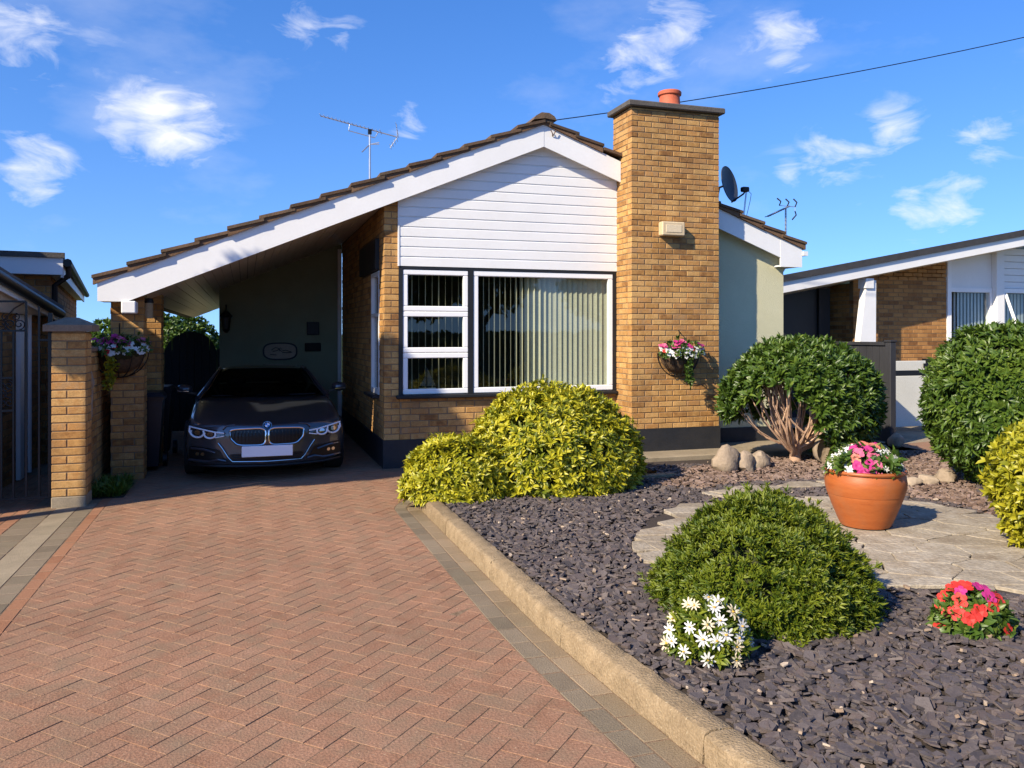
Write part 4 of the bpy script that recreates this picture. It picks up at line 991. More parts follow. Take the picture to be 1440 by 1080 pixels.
# wall lamp on the carport pillar
wl = thing('wall_lamp', (-1.0, 9.95, 1.7), 'cylindrical glass wall lamp on the carport pillar', 'wall lamp')
lq = onY(208, 430, 9.9); lx, lz = lq.x, lq.z
m = MB(); m.tube([(-1.052, 9.9, lz + .05), (lx, 9.9, lz + .05)], .02, 8); m.lathe([(.0, .09), (.05, .08), (.062, .05), (.062, .03), (.0, .03)], (lx, 9.9, lz), 16); m.build('lamp_cap', IRON, wl, True)
m = MB(); m.lathe([(.055, .03), (.055, -.13), (.05, -.14), (.0, -.14)], (lx, 9.9, lz), 16); m.build('lamp_glass', M('lamp_glass', [(.42, .36, .24), (.55, .48, .34)], .15, 6, transl=.4), wl, True)
# wheelie bins
def bin_(x, y, rot, label):
    t = thing('wheelie_bin', (x, y, 0), label, 'wheelie bin', 'wheelie bins in the carport')
    c, s = math.cos(rot), math.sin(rot)
    def P(a, b, z): return (x + c * a - s * b, y + s * a + c * b, z)
    def taper(name, w0, d0, w1, d1, z0, z1, sh=0):
        m = MB(); m.add([P(-w0, -d0, z0), P(w0, -d0, z0), P(w0, d0, z0), P(-w0, d0, z0), P(-w1, -d1 - sh, z1), P(w1, -d1 - sh, z1), P(w1, d1 - sh, z1), P(-w1, d1 - sh, z1)], [(3, 2, 1, 0), (4, 5, 6, 7), (0, 1, 5, 4), (1, 2, 6, 5), (2, 3, 7, 6), (3, 0, 4, 7)])
        o = m.build(name, DPLAST, t); return o
    taper('body', .17, .18, .22, .23, .06, .82); taper('rim', .235, .245, .24, .25, .82, .86); taper('lid', .24, .26, .20, .22, .862, .91, .0)
    m = MB(); m.tube([P(-.2, .29, .84), P(.2, .29, .84)], .014, 8); m.build('handle', DPLAST, t)
    for sx in (-1, 1):
        m = MB(); a = P(sx * .20, .2, .09); b = P(sx * .245, .2, .09); m.tube([a, b], .09, 14); m.build('wheel', IRON, t, True)
bin_(-1.13, 10.40, .03, 'dark wheelie bin tucked directly behind the front carport pillar'); bin_(-1.12, 11.55, -.04, 'dark wheelie bin nearer the arched gate')

# ================================================================== CAR
CARX, CARY = .225, 9.14
PAINT = M('car_paint', [(.055, .062, .078), (.066, .074, .094)], .28, 3, coat=1.0, metal=.55, fine=0)
CBLK = M('car_black', [(.006, .006, .007)], .35, 3, fine=0); RUB = M('tyre', [(.012, .012, .012)], .85, 8)
CHR = M('chrome', [(.62, .62, .64)], .14, 3, metal=1, fine=0); LAMP = M('headlamp_white', [(.82, .84, .88)], .2, 3, fine=0); LENS = M('lamp_lens_dark', [(.05, .055, .065)], .08, 3, metal=.6, coat=1, fine=0)
PLATE = M('plate_white', [(.82, .83, .86)], .4, 3, fine=0); CGL = glass('car_glass', (.16, .18, .19), .28, 0)
car = thing('parked_car', (CARX, CARY + 2.2, 0), 'dark grey saloon car with twin kidney grille parked in the carport', 'car')
def yf(x, z):           # nose surface (car coordinates: y back from the front)
    a = abs(x)
    return .035 + .30 * (a / .84) ** 3.0 + .035 * (a / .84) + (.22 * max(0, z - .50) ** 1 + 1.2 * max(0, z - .54) ** 2) + .22 * max(0, .24 - z)
def W(x, y, z): return (CARX + x, CARY + y, z)
# front outline (half), bottom centre -> side -> bonnet edge -> centre
OUT = [(0, .165), (.35, .165), (.62, .17), (.78, .19), (.835, .26), (.845, .38), (.835, .50), (.80, .575), (.70, .615), (.48, .618), (.24, .612), (0, .605)]
m = MB(); V = []; rows = [0.0, .3, .55, .75, .9, 1.0]; c0 = (0, .40); nO = len(OUT)
half = OUT + [(-x, z) for x, z in OUT[-2:0:-1]]; nH = len(half)
V.append(W(0, yf(0, .40), .40))
for t in rows[1:]:
    for (x, z) in half: xx, zz_ = x * t, c0[1] + (z - c0[1]) * t; V.append(W(xx, yf(xx, zz_), zz_))
Fc = [(0, 1 + k, 1 + (k + 1) % nH) for k in range(nH)]
for i in range(len(rows) - 2): Fc += [(1 + i * nH + k, 1 + i * nH + (k + 1) % nH, 1 + (i + 1) * nH + (k + 1) % nH, 1 + (i + 1) * nH + k) for k in range(nH)]
# stations behind: y, side half-width, bottom, shoulder z, bonnet-edge z, centre z
ST = [(.50, .855, .17, .64, .665, .668), (.80, .862, .30, .69, .715, .715), (1.15, .868, .30, .73, .765, .772), (1.42, .87, .19, .755, .80, .815), (1.75, .872, .18, .775, .815, .83), (2.6, .875, .18, .80, .83, .83), (3.5, .87, .20, .815, .835, .835), (4.1, .84, .24, .81, .845, .85), (4.42, .76, .30, .76, .80, .81), (4.50, .60, .40, .65, .68, .68)]
prev = 1 + (len(rows) - 2) * nH
for (y, w, zb_, zs, ze, zc) in ST:
    b = len(V); k = w / .845
    hs_ = [(0, zb_), (.35 * k, zb_), (.62 * k, zb_), (w * .95, zb_ + .01), (w * .99, zb_ + .09), (w, .40), (w * .99, .55), (w * .955, zs), (w * .85, ze - .004), (.48 * k, ze + .002), (.24 * k, zc - .003), (0, zc)]
    hh = hs_ + [(-x, z) for x, z in hs_[-2:0:-1]]
    V += [W(x, y, z) for x, z in hh]
    Fc += [(prev + q, prev + (q + 1) % nH, b + (q + 1) % nH, b + q) for q in range(nH)]; prev = b
Fc.append(tuple(range(prev, prev + nH)))
m.add(V, Fc); body = m.build('body', PAINT, car, 'all')
sd = body.modifiers.new('sub', 'SUBSURF'); sd.levels = 2; sd.render_levels = 2
def on_nose(name, poly, mat, off, th=.01, parent=body, sub=4):
    """a panel following the nose: polygon in (x,z), lifted by off"""
    n = len(poly); P = []
    for i in range(n):
        a, b = poly[i], poly[(i + 1) % n]
        for k in range(sub): t = k / sub; P.append((a[0] + (b[0] - a[0]) * t, a[1] + (b[1] - a[1]) * t))
    cx, cz = sum(p[0] for p in P) / len(P), sum(p[1] for p in P) / len(P); m = MB(); N_ = len(P); V = [W(cx, yf(cx, cz) - off, cz)]
    for t in (.35, .7, 1.0):
        for p in P: x, z = cx + (p[0] - cx) * t, cz + (p[1] - cz) * t; V.append(W(x, yf(x, z) - off, z))
    for p in P: V.append(W(p[0], yf(*p) - off + th, p[1]))
    Fc = [(0, 1 + i, 1 + (i + 1) % N_) for i in range(N_)]
    for r_ in range(3): Fc += [(1 + r_ * N_ + i, 1 + r_ * N_ + (i + 1) % N_, 1 + (r_ + 1) * N_ + (i + 1) % N_, 1 + (r_ + 1) * N_ + i) for i in range(N_)]
    m.add(V, Fc); return m.build(name, mat, parent, True)
def nose_tube(name, pts, r_, mat, off=.008, parent=body, close=False):
    P = list(pts) + ([pts[0]] if close else []); Q = []
    for a, b in zip(P[:-1], P[1:]):
        for k in range(4): t = k / 4; Q.append((a[0] + (b[0] - a[0]) * t, a[1] + (b[1] - a[1]) * t))
    Q.append(P[-1]); m = MB(); m.tube([W(x, yf(x, z) - off, z) for x, z in Q], r_, 8); return m.build(name, mat, parent, True)
def rounded(pts, rr=.35, n=4):
    out = []; N_ = len(pts)
    for i in range(N_):
        p0, p1, p2 = Vector(pts[i - 1]), Vector(pts[i]), Vector(pts[(i + 1) % N_]); a = p1 + (p0 - p1) * rr; b = p1 + (p2 - p1) * rr
        for k in range(n + 1): t = k / n; q = a * (1 - t) ** 2 + p1 * 2 * t * (1 - t) + b * t * t; out.append((q.x, q.y))
    return out
for s in (-1, 1):
    kp = rounded([(s * .012, .575), (s * .385, .565), (s * .375, .47), (s * .30, .395), (s * .02, .392)], .28)
    gr_ = on_nose('grille', kp, CBLK, .012, .03, sub=2); nose_tube('surround', kp, .011, CHR, .018, gr_, True)
    for i in range(9):
        x = s * (.05 + .036 * i); zt_, zb2 = .55, (.415 if i < 7 else .45); mm = MB(); mm.bar(W(x, yf(x, .48) - .02, zb2), W(x, yf(x, .5) - .02, zt_), .007, .012); mm.build('slat', CBLK, gr_)
        mm = MB(); mm.bar(W(x, yf(x, .54) - .024, .525), W(x, yf(x, .55) - .024, .55), .008, .004); mm.build('slat_tip', CHR, gr_)
    # headlamp
    hl = rounded([(s * .44, .545), (s * .80, .600), (s * .825, .575), (s * .79, .50), (s * .66, .455), (s * .55, .478), (s * .44, .51)], .22)
    h_ = on_nose('headlight', hl, LENS, .010, .03, sub=2)
    for cx_, cz_, r1 in ((s * .715, .525, .060), (s * .585, .512, .050)):
        ring = [(cx_ + r1 * math.cos(t) * 1.15, cz_ + r1 * .82 * math.sin(t)) for t in [math.pi * (.86 + 1.28 * k / 16) if True else 0 for k in range(17)]]
        nose_tube('running_light', ring, .010, LAMP, .018, h_)
        on_nose('projector', [(cx_ + .030 * math.cos(2 * math.pi * k / 12), cz_ + .026 * math.sin(2 * math.pi * k / 12)) for k in range(12)], CHR, .016, .004, h_, 1)
    nose_tube('light_blade', [(s * .44, .525), (s * .53, .535), (s * .66, .560), (s * .80, .585)], .008, LAMP, .018, h_); nose_tube('light_blade', [(s * .795, .575), (s * .80, .535), (s * .775, .50)], .010, LAMP, .018, h_)
    nose_tube('light_blade', [(s * .44, .495), (s * .53, .478)], .006, LAMP, .018, h_)
    # side air intake with fog lamp
    si = on_nose('side_intake', rounded([(s * .50, .355), (s * .80, .385), (s * .81, .235), (s * .52, .235), (s * .44, .25)], .2), CBLK, .006, .02, sub=2)
    nose_tube('intake_blade', [(s * .78, .355), (s * .66, .350), (s * .53, .318)], .012, PAINT, .014, si); nose_tube('intake_blade', [(s * .80, .232), (s * .60, .220), (s * .50, .245), (s * .42, .228)], .013, PAINT, .014, si)
    for dx in (0, .055): on_nose('fog_lamp', [(s * (.66 + dx) + .020 * math.cos(2 * math.pi * k / 10), .298 + .018 * math.sin(2 * math.pi * k / 10)) for k in range(10)], CHR, .018, .02, si, 1)
    nose_tube('trim_line', [(s * .50, .42), (s * .455, .36), (s * .40, .27), (s * .355, .222), (s * .0, .215)], .007, CHR, .008)
    nose_tube('bonnet_crease', [(s * .33, .612), (s * .42, .60), (s * .46, .56)], .006, PAINT, .004)
li = on_nose('lower_intake', rounded([(-.40, .305), (.40, .305), (.34, .222), (-.34, .222)], .2), CBLK, .008, .02, sub=2)
for zz_ in (.24, .262, .284): nose_tube('intake_bar', [(-.36, zz_), (.36, zz_)], .005, CBLK, .014, li)
nose_tube('splitter', [(-.80, .185), (-.60, .172), (0, .165), (.60, .172), (.80, .185)], .014, CBLK, .004)
m = MB(); m.box(CARX - .262, CARX + .262, CARY - .008, CARY + .004, .272, .388, bev=.004); np_ = m.build('number_plate', PLATE, car)
# badge
bz = .602; by = yf(0, bz) - .012
def disc(name, r0, r1, a0, a1, mat, y, parent, n=20):
    m = MB(); V = []
    for k in range(n + 1):
        t = a0 + (a1 - a0) * k / n
        for r_ in (r0, r1): V.append(W(r_ * math.cos(t), y - r_ * math.sin(t) * -.35, bz + r_ * math.sin(t) * .86))
    m.add(V, [(2 * k, 2 * k + 1, 2 * k + 3, 2 * k + 2) for k in range(n)]); return m.build(name, mat, parent)
BLU = M('badge_blue', [(.05, .22, .55)], .2, 3, fine=0)
bdg = disc('badge', .0, .046, 0, 2 * math.pi, CHR, by, car, 28); disc('badge_ring', .026, .043, 0, 2 * math.pi, CBLK, by - .002, bdg, 28)
for k in range(4): disc('badge_quarter', .001, .026, k * math.pi / 2, (k + 1) * math.pi / 2, LAMP if k % 2 == 0 else BLU, by - .003, bdg, 8)
for ch, ang in (('B', 135), ('M', 90), ('W', 45)):
    cu = bpy.data.curves.new('badge_letter', 'FONT'); cu.body = ch; cu.size = .017; cu.align_x = 'CENTER'; cu.align_y = 'CENTER'; cu.extrude = .0005
    ob = bpy.data.objects.new('badge_letter', cu); dg = None
    COL.objects.link(ob); bpy.context.view_layer.update(); me = bpy.data.meshes.new_from_object(ob); bpy.data.objects.remove(ob)
    me.materials.append(LAMP); o = bpy.data.objects.new('badge_letter', me); link(o, bdg); t = R(ang)
    o.location = W(.0345 * math.cos(t), by - .004 + .0345 * math.sin(t) * .35, bz + .0345 * math.sin(t) * .86); o.rotation_euler = (R(70), -(t - R(90)), 0) if False else (Matrix.Rotation(R(70), 3, 'X') @ Matrix.Rotation(t - R(90), 3, 'Z')).to_euler()
# cabin
def grid(name, rowsP, mat, parent, smooth='all'):
    m = MB(); n = len(rowsP[0]); m.add([W(*p) for r_ in rowsP for p in r_], [(i * n + k, i * n + k + 1, (i + 1) * n + k + 1, (i + 1) * n + k) for i in range(len(rowsP) - 1) for k in range(n - 1)]); return m.build(name, mat, parent, smooth)
WSB = lambda u: (.715 * u, 1.40 + .22 * u * u, .812 - .012 * u * u)      # windscreen base
WST = lambda u: (.545 * u, 2.10 + .08 * u * u, 1.135 - .012 * u * u)
us = [-1 + 2 * k / 12 for k in range(13)]
def mixp(a, b, t, bulge=0): return (a[0] + (b[0] - a[0]) * t, a[1] + (b[1] - a[1]) * t - bulge * math.sin(math.pi * t), a[2] + (b[2] - a[2]) * t + bulge * .8 * math.sin(math.pi * t))
grid('windscreen', [[mixp(WSB(u), WST(u), t, .02) for u in us] for t in [k / 6 for k in range(7)]], CGL, car)
RF = lambda u, t: (.545 * u * (1 - .06 * t), 2.10 + .08 * u * u * (1 - t) + 1.15 * t, 1.135 - .012 * u * u + .028 * math.sin(math.pi * min(1, t * 1.1)) - .035 * u ** 4)
grid('roof', [[RF(u, k / 8) for u in us] for k in range(9)], PAINT, car)
RB = lambda u: (.66 * u, 4.05 - .1 * u * u, .85)
grid('rear_window', [[mixp(RF(u, 1), RB(u), t) for u in us] for t in (0, .33, .66, 1)], CGL, car)
for s in (-1, 1):
    top = [(s * .545, 2.18, 1.09), (s * .55, 2.6, 1.112), (s * .53, 3.25, 1.09)]; bot = [(s * .80, 1.66, .80), (s * .80, 2.6, .825), (s * .76, 3.9, .84)]
    grid('side_window', [top, bot], CGL, car)
    m = MB(); m.tube([W(s * .78, 1.60, .79), W(s * .70, 1.80, .90), W(s * .60, 2.05, 1.045), W(s * .55, 2.20, 1.10), W(s * .545, 2.6, 1.125), W(s * .52, 3.25, 1.105), W(s * .66, 4.0, .86)], [.03, .026, .025, .025, .025, .03, .05], 8); m.build('roof_pillar', PAINT, car, True)
    m = MB(); m.tube([W(s * .755, 1.50, .792), W(s * .66, 1.72, .895), W(s * .565, 2.0, 1.06), W(s * .535, 2.14, 1.118)], .006, 6); m.build('pillar_trim', CHR if s < 0 else PAINT, car, True)
    # mirror
    mr_ = MB(); mc = W(s * .945, 1.72, .895); V = []
    prof = [(0, .25), (.02, .75), (.06, 1), (.10, 1), (.115, .92)]; n = 14
    for dy, k in prof:
        for q in range(n): t = 2 * math.pi * q / n; V.append((mc[0] + .095 * k * math.copysign(abs(math.cos(t)) ** .75, math.cos(t)), mc[1] + dy, mc[2] + .058 * k * math.copysign(abs(math.sin(t)) ** .75, math.sin(t))))
    mr_.add(V, [(i * n + q, i * n + (q + 1) % n, (i + 1) * n + (q + 1) % n, (i + 1) * n + q) for i in range(4) for q in range(n)] + [tuple(range(n)), tuple(4 * n + q for q in range(n))[::-1]])
    mo = mr_.build('door_mirror', PAINT, car, 'all'); m = MB(); m.bar(W(s * .80, 1.78, .835), W(s * .90, 1.77, .86), .03, .025); m.build('mirror_arm', CBLK, mo)
    m = MB(); m.bar(W(s * .89, 1.722, .872), W(s * 1.02, 1.735, .878), .008, .008); m.build('indicator', CHR, mo)
    # wheels
    for yy in (.83, 3.62):
        w_ = MB(); w_.lathe([(.21, -.105), (.285, -.105), (.305, -.085), (.305, .085), (.285, .105), (.21, .105)], W(s * .765, yy, .305), 28, 'x'); wo = w_.build('wheel', RUB, car, True)
        w_ = MB(); w_.lathe([(.0, s * .07), (.05, s * .075), (.20, s * .085), (.215, s * .10)], W(s * .765, yy, .305), 20, 'x'); w_.build('rim', METAL, wo, True)
    for xx in (.34,):    # front seats
        m = MB(); m.box(CARX + s * xx - .22, CARX + s * xx + .22, CARY + 2.35, CARY + 2.48, .45, .88, bev=.05); so_ = m.build('seat', CBLK, car); m = MB(); m.box(CARX + s * xx - .12, CARX + s * xx + .12, CARY + 2.36, CARY + 2.44, .90, 1.02, bev=.03); m.build('headrest', CBLK, so_)
m = MB(); m.lathe([(.165, -.012), (.18, 0), (.165, .012)], W(.34, 1.98, .80), 24, 'y'); m.build('steering_wheel', CBLK, car, True)
m = MB(); m.box(CARX - .68, CARX + .68, CARY + 1.62, CARY + 1.9, .70, .80, bev=.03); m.build('dashboard', CBLK, car)
m = MB(); m.box(CARX - .11, CARX + .11, CARY + 2.02, CARY + 2.05, 1.02, 1.08, bev=.01); m.build('rear_view_mirror', CBLK, car)
for s in (-1, 1):
    m = MB(); m.tube([W(.0 + (.05 if s > 0 else -.62), 1.44 if s > 0 else 1.55, .822), W(.62 if s > 0 else -.02, 1.52 if s > 0 else 1.43, .828)], .007, 6); m.build('wiper', CBLK, car)

# ================================================================== PLANTS
def leaves(name, pos, nrm, k, lmin, lmax, wid, spread, mat, parent, droop=.25, up=.25, flat=False):
    """rosettes of k leaves at pos, fanned about nrm; every leaf a bent six-point blade"""
    n = len(pos); pos = np.repeat(pos, k, 0); nrm = np.repeat(nrm, k, 0).astype(float); m = n * k
    nrm = nrm + RNG.normal(0, .22, (m, 3)); nrm[:, 2] += up; nrm /= np.linalg.norm(nrm, axis=1, keepdims=True)
    r = RNG.normal(0, 1, (m, 3)); t = r - nrm * np.sum(r * nrm, 1, keepdims=True); t /= np.linalg.norm(t, axis=1, keepdims=True)
    ph = RNG.uniform(spread[0], spread[1], (m, 1))
    d = nrm * np.cos(ph) + t * np.sin(ph)
    side = np.cross(d, nrm); side /= np.maximum(np.linalg.norm(side, axis=1, keepdims=True), 1e-6)
    top = np.cross(side, d)
    L_ = RNG.uniform(lmin, lmax, (m, 1)); w = L_ * wid * RNG.uniform(.8, 1.2, (m, 1))
    bend = -RNG.uniform(.3, 1, (m, 1)) * droop * L_
    b = pos + RNG.normal(0, .004, (m, 3))
    P0 = b; c1 = b + d * L_ * .38; c2 = b + d * L_ * .72 + top * bend * .35; tip = b + d * L_ + top * bend
    fold = top * w * .22
    V = np.stack([P0, c1 - side * w / 2 + fold, c1, c1 + side * w / 2 + fold, c2 - side * w * .42 + fold * .8, c2, c2 + side * w * .42 + fold * .8, tip], 1).reshape(-1, 3)
    base = (np.arange(m) * 8)[:, None]
    q = np.concatenate([base + np.array([[1, 2, 5, 4]]), base + np.array([[2, 3, 6, 5]])]); tr = np.concatenate([base + np.array([[0, 2, 1]]), base + np.array([[0, 3, 2]]), base + np.array([[4, 5, 7]]), base + np.array([[5, 6, 7]])])
    rc = np.repeat(RNG.uniform(0, 1, n), k) * .55 + RNG.uniform(0, .44, m)
    return mesh_np(name, V, [q, tr], mat, parent, np.concatenate([rc] * 2 + [rc] * 4) + .003, smooth=True)
def sphere_pts(n, zmin=-1.0):
    z = RNG.uniform(zmin, 1, n); a = RNG.uniform(0, 2 * np.pi, n); r = np.sqrt(1 - z * z); return np.stack([r * np.cos(a), r * np.sin(a), z], 1)
def lumps(d, amp, freq, seed):
    rs = np.random.default_rng(seed); s = np.zeros(len(d))
    for k in range(7): v = rs.normal(0, 1, 3); v /= np.linalg.norm(v); s += np.sin((d @ v) * freq * (.7 + .2 * k) + rs.uniform(0, 6.28)) / 2.6
    return 1 + amp * s
def dome(name, c, rx, ry, rz, label, cat, mat, n, k, lmin, lmax, wid, zmin=-.1, spread=(.25, 1.15), amp=.035, group=None, power=None, seed=1, layers=(1.0, .93, .85), core=True, keep=None, up=.25, droop=.25, root=None, freq=7):
    t = root or thing(name, (c[0], c[1], .09), label, cat, group)
    pos = []; nr = []
    for li, f in enumerate(layers):
        d = sphere_pts(int(n * (1 if li == 0 else .55)), zmin); lp_ = lumps(d, amp, freq, seed)
        rad = np.ones(len(d))
        if power: # flatter/cone profile: widen or narrow with height
            rad = (1 - np.clip(d[:, 2], 0, 1) ** 2) ** (power - .5) if power != .5 else rad; rad = np.clip(rad, .25, 1.2)
        s = f * lp_ * (1 + RNG.normal(0, .018, len(d)))
        p = np.stack([c[0] + d[:, 0] * rx * s * rad, c[1] + d[:, 1] * ry * s * rad, c[2] + d[:, 2] * rz * s], 1)
        N_ = np.stack([d[:, 0] / rx, d[:, 1] / ry, d[:, 2] / rz], 1); N_ /= np.linalg.norm(N_, axis=1, keepdims=True)
        gap = lumps(d, 1.0, 10, seed + 9); ok = (p[:, 2] > .09) & ((gap < 1.75) | (RNG.random(len(d)) < .3))
        stray = RNG.random(len(d)) < .035; p = np.where(stray[:, None] & (li == 0), p + N_ * RNG.uniform(.01, .06, (len(d), 1)), p)
        if keep is not None: ok &= keep(p)
        pos.append(p[ok]); nr.append(N_[ok])
    leaves('foliage', np.concatenate(pos), np.concatenate(nr), k, lmin, lmax, wid, spread, mat, t, droop, up)
    if core:  # dark filler body standing in for shade inside the foliage
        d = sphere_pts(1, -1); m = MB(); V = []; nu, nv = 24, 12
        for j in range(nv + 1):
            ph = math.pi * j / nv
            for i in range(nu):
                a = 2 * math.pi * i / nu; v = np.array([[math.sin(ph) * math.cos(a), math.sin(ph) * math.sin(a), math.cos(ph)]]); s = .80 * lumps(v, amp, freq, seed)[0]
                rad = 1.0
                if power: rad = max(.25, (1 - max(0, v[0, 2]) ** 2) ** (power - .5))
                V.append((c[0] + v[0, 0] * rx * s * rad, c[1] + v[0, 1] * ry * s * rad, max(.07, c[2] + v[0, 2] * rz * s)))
        m.add(V, [(j * nu + i, j * nu + (i + 1) % nu, (j + 1) * nu + (i + 1) % nu, (j + 1) * nu + i) for j in range(nv) for i in range(nu)]); m.build('shade_core', CORE, t, 'all')
    return t
dome('golden_shrub', (1.87, 7.36, .14), .48, .42, .48, 'small golden-green shrub at the bend of the kerb', 'shrub', L_YEL, 800, 10, .042, .082, .27, zmin=-.25, seed=3, amp=.06, spread=(.35, 1.35))
dome('golden_shrub', (2.93, 7.62, .26), .835, .75, .765, 'large domed golden-green shrub beneath the front window', 'shrub', L_YEL, 1800, 10, .05, .095, .27, zmin=-.3, seed=5, amp=.04, spread=(.4, 1.4))
dome('moss_shrub', (2.70, 3.84, .11), .555, .545, .565, 'mossy green mound shrub in the slate behind the white daisies', 'shrub', L_MOSS, 4600, 12, .022, .048, .20, zmin=-.15, seed=8, amp=.055, spread=(.1, .95), power=.66, freq=18)
dome('green_ball_shrub', (7.04, 6.10, .90), .645, .66, .745, 'tall clipped dark green ball shrub beside the neighbour path', 'shrub', L_DRK, 2100, 10, .06, .11, .26, zmin=-1, seed=12, amp=.03, spread=(.3, 1.3))
dome('bright_shrub', (5.44, 4.12, .54), .52, .50, .46, 'bright yellow leaved shrub at the edge of the stone patio', 'shrub', L_YEL2, 1100, 10, .05, .09, .36, zmin=-1, seed=15, amp=.05)

# cloud-pruned tree with bare stems
tr = thing('pruned_tree', (6.11, 8.06, .09), 'cloud pruned dark green shrub with bare fanned pinkish stems', 'tree')
tcx, tcy, tcz = 6.22, 8.10, .78
def keep_tree(p):
    # the opening in front where the bare stems show
    d = p[:, 0] * sa + p[:, 1] * ca; px = CX + F * (p[:, 0] * ca - p[:, 1] * sa) / d; py = HOR + F * (H - p[:, 2]) / d
    jit = RNG.normal(0, 5, len(p))
    e = ((px - 1092) / 60) ** 2 + ((py + jit - 612) / 66) ** 2
    front = d < (tcx * sa + tcy * ca) + .12
    low_left = (px + jit < 1135) & (py > 592 - (px - 1010) * .12)
    mid = (py + jit > 612) & (px < 1165)
    return ~(((e < 1) & front) | low_left | mid)
dome('pruned_tree', (tcx, tcy, tcz), .885, .76, .715, '', '', L_DRK, 1900, 10, .065, .12, .27, zmin=-.85, seed=21, amp=.03, layers=(1.0, .93, .86), core=False, keep=keep_tree, root=tr)
# darker inner top so the crown has a roof of twigs
tb = Vector((6.11, 8.06, .08)); m = MB()
m.tube([tb, tb + Vector((.0, 0, .12)), tb + Vector((.02, 0, .22))], [.075, .062, .06], 10); m.build('trunk', STEM, tr, True)
rs = random.Random(4)
for i in range(58):
    a = rs.uniform(0, 2 * math.pi); el = rs.uniform(.25, 1.2); dr = Vector((math.cos(a) * math.cos(el), math.sin(a) * math.cos(el), math.sin(el)))
    if i < 40: a = R(rs.uniform(150, 350)); el = rs.uniform(.15, 1.1); dr = Vector((math.cos(a) * math.cos(el), math.sin(a) * math.cos(el) * .8, math.sin(el)))
    tip = Vector((tcx + dr.x * .82, tcy + dr.y * .68, tcz - .1 + dr.z * .62)); st = tb + Vector((dr.x * .04, dr.y * .04, rs.uniform(.08, .22)))
    pts = []
    for k in range(7):
        t = k / 6; p = st.lerp(tip, t); p += Vector((dr.x * .10 * math.sin(math.pi * t) + rs.gauss(0, .012), dr.y * .08 * math.sin(math.pi * t) + rs.gauss(0, .012), -.07 * math.sin(math.pi * t))); pts.append(p)
    r0 = rs.uniform(.008, .017) if i % 5 else .026; m = MB(); m.cur = rs.random(); m.tube(pts, [r0 * (1 - .75 * k / 6) for k in range(7)], 6)
    if i % 2 == 0:
        b = pts[3]; q = b + (tip - b) * .8 + Vector((rs.gauss(0, .12), rs.gauss(0, .1), rs.gauss(.05, .06))); m.tube([b, (b + q) / 2 + Vector((0, 0, -.02)), q], [r0 * .55, r0 * .4, r0 * .2], 5)
    m.build('branch', STEM, tr, True)

# bedding flowers
def petals_flower(mb, c, nrm, r_, n, wid, cup=.25, seed=None):
    nrm = Vector(nrm).normalized(); u = nrm.orthogonal().normalized(); v = nrm.cross(u); a0 = random.uniform(0, 6.28); c = Vector(c)
    for k in range(n):
        a = a0 + 2 * math.pi * k / n + random.uniform(-.12, .12); d = u * math.cos(a) + v * math.sin(a); s = nrm.cross(d); rr = r_ * random.uniform(.85, 1.12); w = rr * wid
        mb.cur = random.random() * .97 + .01
        mb.add([c, c + d * rr * .45 - s * w * .5 + nrm * rr * cup * .4, c + d * rr * .85 - s * w * .38 + nrm * rr * cup * .5, c + d * rr + nrm * rr * cup * .35, c + d * rr * .85 + s * w * .38 + nrm * rr * cup * .5, c + d * rr * .45 + s * w * .5 + nrm * rr * cup * .4], [(0, 1, 2, 3, 4, 5)])
def flowers(name, pts, mat, parent, r_, n, wid, cup=.25, eye=None, each=True):
    for c, nr in pts:
        mb = MB(); rr = r_ * random.uniform(.8, 1.15); petals_flower(mb, c, nr, rr, n, wid, cup); o = mb.build(name, mat, parent)
        if eye:
            e = MB(); q = Vector(c) + Vector(nr).normalized() * rr * .08; e.lathe([(.0, rr * .14), (rr * .16, rr * .08), (rr * .2, 0)], q, 8); e.build('flower_centre', eye, o)
def clump_pts(c, rx, ry, rz, n, zmin=.1, face=True):
    out = []; tries = 0
    while len(out) < n and tries < 4000:
        tries += 1; d = sphere_pts(1, zmin)[0]
        if face and (d[0] * -sa + d[1] * -ca) < -.35: continue
        p = Vector((c[0] + d[0] * rx, c[1] + d[1] * ry, c[2] + d[2] * rz))
        if any((p - q).length < rx * .19 for q, _ in out): continue
        nr = Vector((d[0] / rx, d[1] / ry, d[2] / rz)).normalized() + Vector((-sa, -ca, .1)) * .6; out.append((p, nr.normalized()))
    return out
dc_ = (2.03, 3.30, .14)
wd = thing('white_daisies', (dc_[0], dc_[1], .09), 'clump of white daisies at the foot of the mossy mound', 'flowers')
dome('', (dc_[0], dc_[1], dc_[2]), .145, .145, .165, '', '', L_MOSS, 260, 6, .045, .08, .22, zmin=-.1, seed=31, layers=(1.0, .7), core=True, root=wd, spread=(.2, 1.3))
pp_ = clump_pts(dc_, .195, .18, .22, 26, .0)
for i, (c, nr) in enumerate(pp_): flowers('daisy', [(c, nr)], PW if i % 3 else PC, wd, .037, 9, .27, .1 if i % 3 else .5, PY)
rc_ = (3.47, 3.19, .12)
rf = thing('red_bedding_plant', (rc_[0], rc_[1], .09), 'low red and pink bedding plant growing alone in the slate', 'flowers')
dome('', rc_, .155, .15, .14, '', '', L_POT, 130, 6, .045, .08, .40, zmin=-.1, seed=33, layers=(1.0, .65), core=True, root=rf, spread=(.3, 1.4))
for i, (c, nr) in enumerate(clump_pts(rc_, .18, .17, .19, 24, .0)): flowers('blossom', [(c, nr)], PR if (i % 3 or c.z < .27) else PM, rf, .040, 5, .85, .35)

